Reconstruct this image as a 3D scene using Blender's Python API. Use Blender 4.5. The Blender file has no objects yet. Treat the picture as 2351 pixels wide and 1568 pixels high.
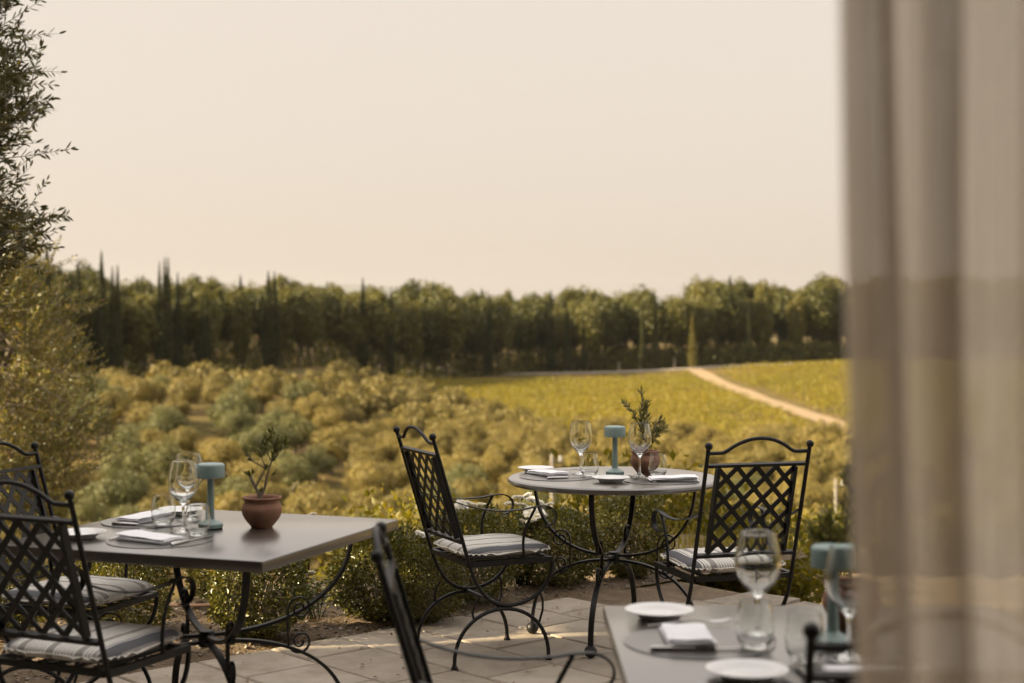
import bpy, bmesh, math, random
import numpy as np
from mathutils import Vector, Matrix

R = math.radians
S = bpy.context.scene
C = S.collection

# ------------------------------------------------------------------ camera
CAM_H = 1.495
cd = bpy.data.cameras.new('camera')
cd.sensor_width = 36.0
cd.lens = 53.54
cd.shift_y = -71.0 / 2351.0
cd.clip_start = 0.05
cd.clip_end = 30000
cd.dof.use_dof = True
cd.dof.focus_distance = 6.7
cd.dof.aperture_fstop = 2.6
cam = bpy.data.objects.new('camera', cd)
cam.location = (0, 0, CAM_H)
cam.rotation_euler = (R(90), 0, 0)
C.objects.link(cam)
S.camera = cam

# ------------------------------------------------------------------ light
HAZE = 5.0e-5
TO_SUN = Vector((-0.90, -0.20, 0.38)).normalized()
SUN_EL = math.asin(TO_SUN.z)
world = bpy.data.worlds.new('World')
S.world = world
world.use_nodes = True
wn = world.node_tree
wn.nodes.clear()
w_out = wn.nodes.new('ShaderNodeOutputWorld')
w_sky = wn.nodes.new('ShaderNodeTexSky')
w_sky.sky_type = 'NISHITA'
w_sky.sun_disc = False
w_sky.sun_elevation = SUN_EL
w_sky.sun_rotation = math.atan2(TO_SUN.x, TO_SUN.y)
w_sky.air_density = 1.0
w_sky.dust_density = 4.0
w_b1 = wn.nodes.new('ShaderNodeBackground')
w_b1.inputs['Strength'].default_value = 0.01
w_b2 = wn.nodes.new('ShaderNodeBackground')          # evening haze over the whole sky
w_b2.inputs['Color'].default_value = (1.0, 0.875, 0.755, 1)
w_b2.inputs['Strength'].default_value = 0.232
w_add = wn.nodes.new('ShaderNodeAddShader')
w_tc = wn.nodes.new('ShaderNodeTexCoord')
w_sep = wn.nodes.new('ShaderNodeSeparateXYZ')
wn.links.new(w_tc.outputs['Generated'], w_sep.inputs[0])
w_ramp = wn.nodes.new('ShaderNodeValToRGB')             # cream at the horizon; cooler zenith brightened to add light on the terrace
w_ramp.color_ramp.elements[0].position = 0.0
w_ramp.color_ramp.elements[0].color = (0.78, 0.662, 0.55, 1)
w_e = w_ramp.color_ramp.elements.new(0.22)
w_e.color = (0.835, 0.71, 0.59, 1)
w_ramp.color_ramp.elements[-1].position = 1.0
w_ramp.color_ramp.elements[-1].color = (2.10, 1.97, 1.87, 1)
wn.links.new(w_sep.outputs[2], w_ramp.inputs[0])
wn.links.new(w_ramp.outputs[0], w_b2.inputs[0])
wn.links.new(w_sky.outputs[0], w_b1.inputs[0])
wn.links.new(w_b1.outputs[0], w_add.inputs[0])
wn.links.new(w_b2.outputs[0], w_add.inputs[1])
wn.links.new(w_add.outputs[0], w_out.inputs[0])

sd = bpy.data.lights.new('sun', 'SUN')
sd.energy = 5.0
sd.angle = R(0.8)
sd.color = (1.0, 0.82, 0.53)
sun = bpy.data.objects.new('sun', sd)
sun.rotation_euler = TO_SUN.to_track_quat('Z', 'Y').to_euler()
sun.location = (-20, 5, 20)
C.objects.link(sun)

S.view_settings.view_transform = 'Standard'
S.view_settings.look = 'None'
S.view_settings.exposure = 2.0
S.view_settings.gamma = 1.0
S.view_settings.use_curve_mapping = False
S.cycles.use_denoising = True
S.cycles.max_bounces = 14
S.cycles.transmission_bounces = 12
S.cycles.transparent_max_bounces = 16
S.cycles.diffuse_bounces = 4
S.cycles.glossy_bounces = 6
S.cycles.sample_clamp_indirect = 6.0

rng = np.random.default_rng(7)
random.seed(7)

# ------------------------------------------------------------------ object helpers
def ob(name, mesh, parent=None, loc=(0, 0, 0), rotz=0.0):
    o = bpy.data.objects.new(name, mesh)
    C.objects.link(o)
    o.location = loc
    o.rotation_euler = (0, 0, rotz)
    if parent is not None:
        o.parent = parent
    return o

def tag(o, label, cat, group=None):
    o['label'] = label
    o['category'] = cat
    if group:
        o['group'] = group
    return o

def thing(name, label, cat, loc=(0, 0, 0), rotz=0.0, group=None):
    o = ob(name, None, None, loc, rotz)
    o.empty_display_size = 0.1
    return tag(o, label, cat, group)

def structure(o):
    o['kind'] = 'structure'
    return o

def copy_tree(o, parent=None):
    c = o.copy()
    C.objects.link(c)
    c.parent = parent
    for ch in o.children:
        copy_tree(ch, c)
    return c

# ------------------------------------------------------------------ mesh helpers
class MB:
    def __init__(self):
        self.v = []
        self.f = []
    def add(self, vs, fs):
        n = len(self.v)
        self.v += [tuple(p) for p in vs]
        self.f += [tuple(i + n for i in f) for f in fs]
        return self
    def box(self, cx, cy, cz, sx, sy, sz, rot=None):
        vs = []
        for dz in (-.5, .5):
            for dx, dy in ((-.5, -.5), (.5, -.5), (.5, .5), (-.5, .5)):
                p = Vector((dx * sx, dy * sy, dz * sz))
                if rot is not None:
                    p = rot @ p
                vs.append((p.x + cx, p.y + cy, p.z + cz))
        return self.add(vs, [(3, 2, 1, 0), (4, 5, 6, 7), (0, 1, 5, 4), (1, 2, 6, 5), (2, 3, 7, 6), (3, 0, 4, 7)])
    def tube(self, path, r, seg=8, cap=True):
        P = [Vector(p) for p in path]
        n = len(P)
        rr = r if isinstance(r, (list, tuple)) else [r] * n
        T = [(P[min(i + 1, n - 1)] - P[max(i - 1, 0)]).normalized() for i in range(n)]
        up = Vector((0, 0, 1)) if abs(T[0].z) < .9 else Vector((1, 0, 0))
        N = (up - T[0] * up.dot(T[0])).normalized()
        vs, fs = [], []
        for i in range(n):
            N = (N - T[i] * N.dot(T[i]))
            N = N.normalized() if N.length > 1e-6 else T[i].orthogonal().normalized()
            B = T[i].cross(N)
            for k in range(seg):
                a = 2 * math.pi * k / seg
                vs.append(P[i] + (N * math.cos(a) + B * math.sin(a)) * rr[i])
        for i in range(n - 1):
            for k in range(seg):
                k2 = (k + 1) % seg
                fs.append((i * seg + k, i * seg + k2, (i + 1) * seg + k2, (i + 1) * seg + k))
        if cap:
            fs.append(tuple(reversed(range(seg))))
            fs.append(tuple((n - 1) * seg + k for k in range(seg)))
        return self.add(vs, fs)
    def strap(self, path, width, thick, side, ch=0.0015):
        """flat bar swept along path; side = constant width direction; edges chamfered"""
        P = [Vector(p) for p in path]
        n = len(P)
        side = Vector(side).normalized()
        w, t = width / 2, thick / 2
        sec = [(-w, -t + ch), (-w + ch, -t), (w - ch, -t), (w, -t + ch), (w, t - ch), (w - ch, t), (-w + ch, t), (-w, t - ch)]
        m = len(sec)
        vs, fs = [], []
        for i in range(n):
            T = (P[min(i + 1, n - 1)] - P[max(i - 1, 0)]).normalized()
            N = side.cross(T).normalized()
            for a, b in sec:
                vs.append(P[i] + side * a + N * b)
        for i in range(n - 1):
            for k in range(m):
                k2 = (k + 1) % m
                fs.append((i * m + k, i * m + k2, (i + 1) * m + k2, (i + 1) * m + k))
        fs.append(tuple(reversed(range(m))))
        fs.append(tuple((n - 1) * m + k for k in range(m)))
        return self.add(vs, fs)
    def lathe(self, prof, seg=32, c=(0, 0, 0)):
        vs, fs = [], []
        n = len(prof)
        idx = []
        for r, z in prof:
            if r < 1e-6:
                idx.append([len(vs)] * seg)
                vs.append((c[0], c[1], c[2] + z))
            else:
                row = []
                for k in range(seg):
                    a = 2 * math.pi * k / seg
                    row.append(len(vs))
                    vs.append((c[0] + r * math.cos(a), c[1] + r * math.sin(a), c[2] + z))
                idx.append(row)
        for i in range(n - 1):
            for k in range(seg):
                k2 = (k + 1) % seg
                q = [idx[i][k], idx[i][k2], idx[i + 1][k2], idx[i + 1][k]]
                u = []
                for x in q:
                    if x not in u:
                        u.append(x)
                if len(u) >= 3:
                    fs.append(tuple(u))
        return self.add(vs, fs)
    def sphere(self, c, r, seg=14, rings=8, sz=1.0):
        prof = [(r * math.sin(math.pi * i / rings), -r * sz * math.cos(math.pi * i / rings)) for i in range(rings + 1)]
        prof[0] = (0, -r * sz)
        prof[-1] = (0, r * sz)
        return self.lathe(prof, seg, c)
    def mesh(self, name, mat, smooth=True, angle=40):
        me = bpy.data.meshes.new(name)
        me.from_pydata(self.v, [], self.f)
        me.validate()
        bm = bmesh.new()
        bm.from_mesh(me)
        bmesh.ops.recalc_face_normals(bm, faces=bm.faces)
        bm.to_mesh(me)
        bm.free()
        me.materials.append(mat)
        if smooth:
            me.polygons.foreach_set('use_smooth', [True] * len(me.polygons))
            me.set_sharp_from_angle(angle=R(angle))
        return me

def np_mesh(name, verts, tris, mat, tint=None, smooth=False):
    me = bpy.data.meshes.new(name)
    nv, nt = len(verts), len(tris)
    me.vertices.add(nv)
    me.vertices.foreach_set('co', np.ascontiguousarray(verts, dtype=np.float32).ravel())
    me.loops.add(nt * 3)
    me.loops.foreach_set('vertex_index', np.ascontiguousarray(tris, dtype=np.int32).ravel())
    me.polygons.add(nt)
    me.polygons.foreach_set('loop_start', np.arange(0, nt * 3, 3, dtype=np.int32))
    me.polygons.foreach_set('loop_total', np.full(nt, 3, dtype=np.int32))
    if smooth:
        me.polygons.foreach_set('use_smooth', np.ones(nt, dtype=bool))
    me.update(calc_edges=True)
    if tint is not None:
        a = me.attributes.new('tint', 'FLOAT', 'POINT')
        a.data.foreach_set('value', np.ascontiguousarray(tint, dtype=np.float32))
    me.materials.append(mat)
    return me

def unit(a):
    return a / (np.linalg.norm(a, axis=-1, keepdims=True) + 1e-9)

def leaf_arrays(P, D, L, W, fold=0.3, normal=None, long=False):
    """P base, D direction, L lengths, W widths -> verts, tris, tint (one folded leaf each)"""
    n = len(P)
    D = unit(D)
    rnd = normal if normal is not None else rng.normal(size=(n, 3))
    side = unit(np.cross(D, rnd))
    nor = np.cross(side, D)
    L = np.asarray(L).reshape(-1, 1) * np.ones((n, 1))
    W = np.asarray(W).reshape(-1, 1) * np.ones((n, 1))
    t = rng.random(n)
    if not long:
        l = P + D * L * .45 + side * W * .5 + nor * W * fold
        r = P + D * L * .45 - side * W * .5 + nor * W * fold
        tip = P + D * L
        V = np.stack([P, l, tip, r], 1).reshape(-1, 3)
        b = np.arange(n)[:, None] * 4
        T = np.concatenate([b + np.array([0, 1, 2]), b + np.array([0, 2, 3])], 1).reshape(-1, 3)
        return V, T, np.repeat(t, 4)
    bend = (rng.random((n, 1)) - .35) * .35
    m1 = P + D * L * .35 - nor * L * bend * .15
    m2 = P + D * L * .7 - nor * L * bend * .45
    tip = P + D * L - nor * L * bend
    l1, r1 = m1 + side * W * .46 + nor * W * fold, m1 - side * W * .46 + nor * W * fold
    l2, r2 = m2 + side * W * .42 + nor * W * fold, m2 - side * W * .42 + nor * W * fold
    V = np.stack([P, l1, r1, m1, l2, r2, m2, tip], 1).reshape(-1, 3)
    b = np.arange(n)[:, None] * 8
    k = [(0, 1, 3), (0, 3, 2), (1, 4, 6), (1, 6, 3), (3, 6, 5), (3, 5, 2), (4, 7, 6), (6, 7, 5)]
    T = np.concatenate([b + np.array(q) for q in k], 1).reshape(-1, 3)
    return V, T, np.repeat(t, 8)

def leaf_mesh(name, mat, *a, **k):
    V, T, t = leaf_arrays(*a, **k)
    return np_mesh(name, V, T, mat, t)

def catmull(pts, sub=6):
    P = [Vector(p) for p in pts]
    out = []
    n = len(P)
    for i in range(n - 1):
        p0, p1, p2, p3 = P[max(i - 1, 0)], P[i], P[i + 1], P[min(i + 2, n - 1)]
        for k in range(sub):
            t = k / sub
            out.append(.5 * ((2 * p1) + (p2 - p0) * t + (2 * p0 - 5 * p1 + 4 * p2 - p3) * t * t + (3 * p1 - p0 - 3 * p2 + p3) * t ** 3))
    out.append(P[-1])
    return out

def prof_smooth(prof, sub=4):
    return [(max(p.x, 0), p.y) for p in catmull([(r, z, 0) for r, z in prof], sub)]

def sstep(x, a=0., b=1.):
    t = np.clip((np.asarray(x, dtype=float) - a) / (b - a), 0, 1)
    return t * t * (3 - 2 * t)

# cheap value noise for shapes
_perm = np.random.default_rng(3).random((64, 64, 64))
def vnoise(p):
    p = np.asarray(p, dtype=float)
    i = np.floor(p).astype(int)
    f = p - i
    f = f * f * (3 - 2 * f)
    out = 0
    for dx in (0, 1):
        for dy in (0, 1):
            for dz in (0, 1):
                w = (f[..., 0] if dx else 1 - f[..., 0]) * (f[..., 1] if dy else 1 - f[..., 1]) * (f[..., 2] if dz else 1 - f[..., 2])
                out = out + w * _perm[(i[..., 0] + dx) % 64, (i[..., 1] + dy) % 64, (i[..., 2] + dz) % 64]
    return out

# ------------------------------------------------------------------ materials
def new_mat(name):
    m = bpy.data.materials.new(name)
    m.use_nodes = True
    nt = m.node_tree
    nt.nodes.clear()
    out = nt.nodes.new('ShaderNodeOutputMaterial')
    return m, nt, out

def N(nt, t, **kw):
    n = nt.nodes.new(t)
    for k, v in kw.items():
        if k in n.inputs:
            n.inputs[k].default_value = v
        else:
            setattr(n, k, v)
    return n

def ramp(nt, fac, stops, interp='LINEAR'):
    n = nt.nodes.new('ShaderNodeValToRGB')
    n.color_ramp.interpolation = interp
    el = n.color_ramp.elements
    while len(el) > 1:
        el.remove(el[-1])
    el[0].position, el[0].color = stops[0][0], (*stops[0][1], 1)
    for p, c in stops[1:]:
        e = el.new(p)
        e.color = (*c, 1)
    nt.links.new(fac, n.inputs[0])
    return n.outputs[0]

def noisy(name, c1, c2, scale=20, rough=.6, bump=.0, bscale=None, metal=0., spec=.5, detail=6, objrand=0., mid=None, bdist=.01):
    m, nt, out = new_mat(name)
    tc = N(nt, 'ShaderNodeTexCoord')
    nz = N(nt, 'ShaderNodeTexNoise', Scale=scale, Detail=detail, Roughness=.6)
    nt.links.new(tc.outputs['Object'], nz.inputs['Vector'])
    fac = nz.outputs[0]
    if objrand:
        oi = N(nt, 'ShaderNodeObjectInfo')
        ad = N(nt, 'ShaderNodeMath', operation='MULTIPLY_ADD')
        ad.inputs[1].default_value = objrand
        nt.links.new(oi.outputs['Random'], ad.inputs[0])
        nt.links.new(fac, ad.inputs[2])
        sb = N(nt, 'ShaderNodeMath', operation='SUBTRACT')
        sb.inputs[1].default_value = objrand / 2
        nt.links.new(ad.outputs[0], sb.inputs[0])
        fac = sb.outputs[0]
    stops = [(.3, c1), (.7, c2)] if mid is None else [(.25, c1), (.5, mid), (.75, c2)]
    col = ramp(nt, fac, stops)
    b = N(nt, 'ShaderNodeBsdfPrincipled', Roughness=rough, Metallic=metal)
    b.inputs['Specular IOR Level'].default_value = spec
    nt.links.new(col, b.inputs['Base Color'])
    if bump:
        n2 = N(nt, 'ShaderNodeTexNoise', Scale=bscale or scale * 3, Detail=8, Roughness=.65)
        nt.links.new(tc.outputs['Object'], n2.inputs['Vector'])
        bp = N(nt, 'ShaderNodeBump', Strength=bump, Distance=bdist)
        nt.links.new(n2.outputs[0], bp.inputs['Height'])
        nt.links.new(bp.outputs[0], b.inputs['Normal'])
    nt.links.new(b.outputs[0], out.inputs[0])
    return m

def foliage(name, stops, trans=.35, rough=.5, spec=.35, objrand=.25, trans_gain=(1.3, 1.2, .5), patch=0., patch_scale=.5):
    """leaf material: colour by each leaf's own tint, by the plant it grows on and (patch) by clump"""
    m, nt, out = new_mat(name)
    at = N(nt, 'ShaderNodeAttribute', attribute_name='tint')
    oi = N(nt, 'ShaderNodeObjectInfo')
    ad = N(nt, 'ShaderNodeMath', operation='MULTIPLY_ADD')
    ad.inputs[1].default_value = objrand
    nt.links.new(oi.outputs['Random'], ad.inputs[0])
    ml = N(nt, 'ShaderNodeMath', operation='MULTIPLY')
    ml.inputs[1].default_value = 1 - objrand - patch
    nt.links.new(at.outputs['Fac'], ml.inputs[0])
    nt.links.new(ml.outputs[0], ad.inputs[2])
    fac = ad.outputs[0]
    if patch:
        tc = N(nt, 'ShaderNodeTexCoord')
        nz = N(nt, 'ShaderNodeTexNoise', Scale=patch_scale, Detail=2)
        nt.links.new(tc.outputs['Object'], nz.inputs['Vector'])
        a2 = N(nt, 'ShaderNodeMath', operation='MULTIPLY_ADD')
        a2.inputs[1].default_value = patch
        nt.links.new(nz.outputs[0], a2.inputs[0])
        nt.links.new(fac, a2.inputs[2])
        fac = a2.outputs[0]
    col = ramp(nt, fac, stops)
    b = N(nt, 'ShaderNodeBsdfPrincipled', Roughness=rough)
    b.inputs['Specular IOR Level'].default_value = spec
    nt.links.new(col, b.inputs['Base Color'])
    tr = N(nt, 'ShaderNodeBsdfTranslucent')
    mc = N(nt, 'ShaderNodeMix', data_type='RGBA', blend_type='MULTIPLY')
    mc.inputs[0].default_value = 1
    nt.links.new(col, mc.inputs[6])
    mc.inputs[7].default_value = (*trans_gain, 1)
    nt.links.new(mc.outputs[2], tr.inputs[0])
    mx = N(nt, 'ShaderNodeMixShader')
    mx.inputs[0].default_value = trans
    nt.links.new(b.outputs[0], mx.inputs[1])
    nt.links.new(tr.outputs[0], mx.inputs[2])
    nt.links.new(mx.outputs[0], out.inputs[0])
    return m

M = {}
M['iron'] = noisy('powder_coated_iron', (.006, .0058, .0052), (.0105, .010, .0092), 60, rough=.45, bump=.08, bscale=400, spec=.33, bdist=.002)
M['table_top'] = noisy('taupe_table_paint', (.052, .042, .032), (.062, .051, .040), 5, rough=.30, spec=.6, bdist=.001)
M['terracotta'] = noisy('terracotta', (.22, .112, .070), (.35, .195, .13), 22, rough=.75, bump=.25, bscale=120, spec=.25, mid=(.28, .148, .095), bdist=.002)
M['potting_soil'] = noisy('potting_soil', (.02, .014, .009), (.06, .045, .03), 120, rough=.95, bump=1., bscale=150, bdist=.01)
M['teal'] = noisy('sage_teal_enamel', (.25, .345, .325), (.27, .365, .345), 12, rough=.42, bump=.02, bscale=500, spec=.45, bdist=.001)
M['rubber'] = noisy('black_rubber', (.01, .01, .01), (.02, .02, .02), 50, rough=.7)
M['porcelain'] = noisy('white_porcelain', (.84, .835, .82), (.87, .865, .85), 4, rough=.16, spec=.5)
M['linen_white'] = noisy('white_napkin_cotton', (.86, .86, .88), (.90, .90, .92), 60, rough=.85, bump=.25, bscale=700, spec=.15, bdist=.001)
M['placemat'] = noisy('dark_leather_mat', (.052, .046, .039), (.064, .056, .048), 40, rough=.34, spec=.7)
_b = [q for q in M['placemat'].node_tree.nodes if q.type == 'BSDF_PRINCIPLED'][0]
_b.inputs['Coat Weight'].default_value = .75
_b.inputs['Coat Roughness'].default_value = .3
M['steel'] = noisy('brushed_cutlery_steel', (.45, .44, .42), (.56, .55, .53), 30, rough=.27, metal=1.)
M['stem'] = noisy('grey_olive_bark', (.12, .095, .065), (.27, .22, .16), 90, rough=.85, bump=.7, bscale=220, bdist=.004)
M['bark'] = noisy('tree_bark', (.05, .038, .026), (.15, .115, .08), 14, rough=.9, bump=.8, bscale=40, bdist=.03)
M['paver'] = noisy('cast_stone_paver', (.29, .245, .195), (.385, .335, .275), 7, rough=.8, bump=.35, bscale=160, spec=.3, objrand=.35, bdist=.004)
_nt = M['paver'].node_tree
_b = [q for q in _nt.nodes if q.type == 'BSDF_PRINCIPLED'][0]
_src = _b.inputs['Base Color'].links[0].from_socket
_tc = N(_nt, 'ShaderNodeNewGeometry')
_nz = N(_nt, 'ShaderNodeTexNoise', Scale=2.3, Detail=9, Roughness=.72)
_nt.links.new(_tc.outputs['Position'], _nz.inputs['Vector'])
_st = ramp(_nt, _nz.outputs[0], [(.34, (.62, .58, .52)), (.5, (.95, .94, .92)), (.68, (1.08, 1.05, 1.0))])
_mx = N(_nt, 'ShaderNodeMix', data_type='RGBA', blend_type='MULTIPLY')
_mx.inputs[0].default_value = .8
_nt.links.new(_src, _mx.inputs[6])
_nt.links.new(_st, _mx.inputs[7])
_nt.links.new(_mx.outputs[2], _b.inputs['Base Color'])
M['grout'] = noisy('dark_joint_sand', (.04, .034, .026), (.09, .075, .055), 60, rough=.95, bump=.6, bscale=200)
M['rough_stone'] = noisy('rough_stone_slab', (.19, .16, .12), (.33, .28, .215), 14, rough=.9, bump=.9, bscale=60, objrand=.25, bdist=.02)
M['soil'] = noisy('dry_bed_soil', (.105, .072, .043), (.25, .18, .11), 9, rough=.95, bump=1., bscale=70, mid=(.17, .12, .072), bdist=.03)
M['pebble'] = noisy('bed_gravel', (.14, .11, .08), (.42, .37, .30), 6, rough=.85, objrand=.3, bump=.3)
M['hose'] = noisy('brown_hose', (.12, .072, .052), (.16, .098, .07), 30, rough=.45)
M['black_pipe'] = noisy('black_drip_pipe', (.012, .012, .012), (.02, .02, .02), 30, rough=.45)
M['stucco'] = noisy('ochre_stucco', (.11, .085, .06), (.15, .115, .08), 5, rough=.9, bump=.5, bscale=60)
M['timber'] = noisy('dark_timber', (.06, .042, .026), (.12, .085, .055), 18, rough=.7, bump=.3)
M['rooftile'] = noisy('terracotta_roof_tile', (.2, .09, .05), (.34, .17, .1), 12, rough=.85, bump=.5)
M['concrete'] = noisy('pale_concrete_pole', (.20, .18, .155), (.27, .245, .215), 10, rough=.85, bump=.2)
M['ceramic'] = noisy('white_insulator', (.38, .38, .36), (.45, .45, .43), 10, rough=.3)
M['gravel_road'] = noisy('white_gravel_road', (.27, .225, .165), (.38, .32, .245), 1.2, rough=.95)
M['track'] = noisy('dry_earth_track', (.18, .12, .058), (.27, .19, .10), 1.6, rough=.95, mid=(.23, .16, .082))
M['post_wood'] = noisy('weathered_post', (.25, .21, .16), (.36, .31, .25), 8, rough=.9)
M['hill'] = noisy('far_hill', (.05, .06, .04), (.08, .09, .06), .002, rough=1.)

# lacquered, lightly dusted table paint
_nt = M['table_top'].node_tree
_b = [q for q in _nt.nodes if q.type == 'BSDF_PRINCIPLED'][0]
_b.inputs['Coat Weight'].default_value = 1.0
_b.inputs['Coat IOR'].default_value = 1.6
_tc = N(_nt, 'ShaderNodeTexCoord')
_nz = N(_nt, 'ShaderNodeTexNoise', Scale=3, Detail=5, Roughness=.6)
_nt.links.new(_tc.outputs['Object'], _nz.inputs['Vector'])
_mr = N(_nt, 'ShaderNodeMapRange')
_mr.inputs[1].default_value, _mr.inputs[2].default_value, _mr.inputs[3].default_value, _mr.inputs[4].default_value = .3, .7, .20, .25
_nt.links.new(_nz.outputs[0], _mr.inputs[0])
_nt.links.new(_mr.outputs[0], _b.inputs['Coat Roughness'])

# hillside: dry grass with bare earth
def ground_mat():
    m, nt, out = new_mat('dry_grass_hillside')
    tc = N(nt, 'ShaderNodeTexCoord')
    n1 = N(nt, 'ShaderNodeTexNoise', Scale=.09, Detail=6, Roughness=.6)
    n2 = N(nt, 'ShaderNodeTexNoise', Scale=1.7, Detail=8, Roughness=.7)
    for n in (n1, n2):
        nt.links.new(tc.outputs['Object'], n.inputs['Vector'])
    a = ramp(nt, n1.outputs[0], [(.35, (.085, .075, .022)), (.5, (.14, .105, .04)), (.65, (.19, .125, .06))])
    c = ramp(nt, n2.outputs[0], [(.3, (.45, .45, .4)), (.7, (1.15, 1.1, 1.0))])
    mx = N(nt, 'ShaderNodeMix', data_type='RGBA', blend_type='MULTIPLY')
    mx.inputs[0].default_value = 1
    nt.links.new(a, mx.inputs[6])
    nt.links.new(c, mx.inputs[7])
    b = N(nt, 'ShaderNodeBsdfPrincipled', Roughness=.95)
    b.inputs['Specular IOR Level'].default_value = .1
    nt.links.new(mx.outputs[2], b.inputs['Base Color'])
    bp = N(nt, 'ShaderNodeBump', Strength=.8, Distance=.2)
    nt.links.new(n2.outputs[0], bp.inputs['Height'])
    nt.links.new(bp.outputs[0], b.inputs['Normal'])
    nt.links.new(b.outputs[0], out.inputs[0])
    return m
M['ground'] = ground_mat()

def stripe_mat():
    m, nt, out = new_mat('striped_cushion_canvas')
    tc = N(nt, 'ShaderNodeTexCoord')
    sx = N(nt, 'ShaderNodeSeparateXYZ')
    nt.links.new(tc.outputs['Object'], sx.inputs[0])
    mu = N(nt, 'ShaderNodeMath', operation='MULTIPLY_ADD')
    mu.inputs[1].default_value = 1 / .108
    mu.inputs[2].default_value = 10.18
    nt.links.new(sx.outputs[0], mu.inputs[0])
    fr = N(nt, 'ShaderNodeMath', operation='FRACT')
    nt.links.new(mu.outputs[0], fr.inputs[0])
    g, w, d = (.33, .31, .285), (.74, .705, .645), (.40, .385, .365)
    st = [(0, g), (.24, w)]
    x = .33
    for k in range(6):
        st += [(x, d), (x + .035, w)]
        x += .105
    c1 = ramp(nt, fr.outputs[0], st, 'CONSTANT')
    ab = N(nt, 'ShaderNodeMath', operation='ABSOLUTE')
    nt.links.new(sx.outputs[0], ab.inputs[0])
    ed = ramp(nt, ab.outputs[0], [(0, (0, 0, 0)), (.150, (1, 1, 1)), (.156, (0, 0, 0)), (.163, (1, 1, 1)), (.205, (0, 0, 0))], 'CONSTANT')
    m0 = N(nt, 'ShaderNodeMix', data_type='RGBA')
    nt.links.new(ed, m0.inputs[0])
    nt.links.new(c1, m0.inputs[6])
    m0.inputs[7].default_value = (.13, .13, .14, 1)
    col = m0.outputs[2]
    nz = N(nt, 'ShaderNodeTexNoise', Scale=350, Detail=4)
    nt.links.new(tc.outputs['Object'], nz.inputs['Vector'])
    c2 = ramp(nt, nz.outputs[0], [(.3, (.75, .75, .75)), (.7, (1.15, 1.15, 1.15))])
    mx = N(nt, 'ShaderNodeMix', data_type='RGBA', blend_type='MULTIPLY')
    mx.inputs[0].default_value = 1
    nt.links.new(col, mx.inputs[6])
    nt.links.new(c2, mx.inputs[7])
    b = N(nt, 'ShaderNodeBsdfPrincipled', Roughness=.9)
    b.inputs['Specular IOR Level'].default_value = .15
    nt.links.new(mx.outputs[2], b.inputs['Base Color'])
    bp = N(nt, 'ShaderNodeBump', Strength=.4, Distance=.001)
    nt.links.new(nz.outputs[0], bp.inputs['Height'])
    nt.links.new(bp.outputs[0], b.inputs['Normal'])
    nt.links.new(b.outputs[0], out.inputs[0])
    return m
M['stripe'] = stripe_mat()
M['fringe'] = noisy('frayed_cotton_seam', (.58, .55, .48), (.74, .71, .64), 90, rough=.95, bump=.8, bscale=300, bdist=.003)

def glass_mat():
    m, nt, out = new_mat('clear_glass')
    b = N(nt, 'ShaderNodeBsdfGlass', Roughness=0., IOR=1.48)
    b.inputs['Color'].default_value = (.985, .99, .985, 1)
    nt.links.new(b.outputs[0], out.inputs[0])
    return m
M['glass'] = glass_mat()

def curtain_mat():
    m, nt, out = new_mat('sheer_taupe_linen')
    tc = N(nt, 'ShaderNodeTexCoord')
    mp = N(nt, 'ShaderNodeMapping')
    mp.inputs['Scale'].default_value = (1, 1, .35)
    nt.links.new(tc.outputs['Object'], mp.inputs[0])
    nz = N(nt, 'ShaderNodeTexNoise', Scale=55, Detail=7, Roughness=.7)
    nt.links.new(mp.outputs[0], nz.inputs['Vector'])
    col = ramp(nt, nz.outputs[0], [(.3, (.72, .635, .51)), (.7, (.85, .765, .635))])
    d = N(nt, 'ShaderNodeBsdfDiffuse')
    t = N(nt, 'ShaderNodeBsdfTranslucent')
    nt.links.new(col, d.inputs[0])
    nt.links.new(col, t.inputs[0])
    m1 = N(nt, 'ShaderNodeMixShader')
    m1.inputs[0].default_value = .72
    nt.links.new(d.outputs[0], m1.inputs[1])
    nt.links.new(t.outputs[0], m1.inputs[2])
    tp = N(nt, 'ShaderNodeBsdfTransparent')
    m2 = N(nt, 'ShaderNodeMixShader')
    op = ramp(nt, nz.outputs[0], [(.3, (.86, .86, .86)), (.7, (.955, .955, .955))])
    nt.links.new(op, m2.inputs[0])
    nt.links.new(tp.outputs[0], m2.inputs[1])
    nt.links.new(m1.outputs[0], m2.inputs[2])
    nt.links.new(m2.outputs[0], out.inputs[0])
    return m
M['curtain'] = curtain_mat()

M['leaf_olive_near'] = foliage('olive_leaf_near', [(0, (.045, .048, .020)), (.5, (.085, .085, .036)), (.85, (.14, .135, .065)), (1, (.17, .13, .055))], trans=.22, rough=.38, spec=.5, objrand=.0)
M['leaf_olive_sunlit'] = foliage('olive_leaf_sunlit', [(0, (0.072, 0.078, 0.020)), (.5, (0.145, 0.140, 0.038)), (.85, (0.230, 0.200, 0.064)), (1, (0.221, 0.119, 0.043))], trans=.42, rough=.38, spec=.5, objrand=.0)  # brighter copy of the near olive leaf, sunlit look put into its colour
M['leaf_pot'] = foliage('potted_olive_leaf', [(0, (.08, .09, .034)), (.6, (.15, .155, .062)), (1, (.30, .28, .15))], trans=.35, rough=.33, spec=.5, objrand=0.)
M['leaf_grove'] = foliage('grove_olive_leaf', [(0, (.112, .092, .021)), (.5, (.178, .139, .032)), (1, (.24, .182, .045))], trans=.16, objrand=.45)
M['leaf_grove_grey'] = foliage('grove_grey_olive_leaf', [(0, (.074, .080, .024)), (.5, (.110, .110, .033)), (1, (.16, .146, .045))], trans=.16, objrand=.45)
M['leaf_wood'] = foliage('woodland_leaf', [(0, (.042, .046, .009)), (.5, (.082, .080, .015)), (.85, (.135, .118, .022)), (1, (.16, .12, .026))], trans=.28, objrand=.5)
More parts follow.
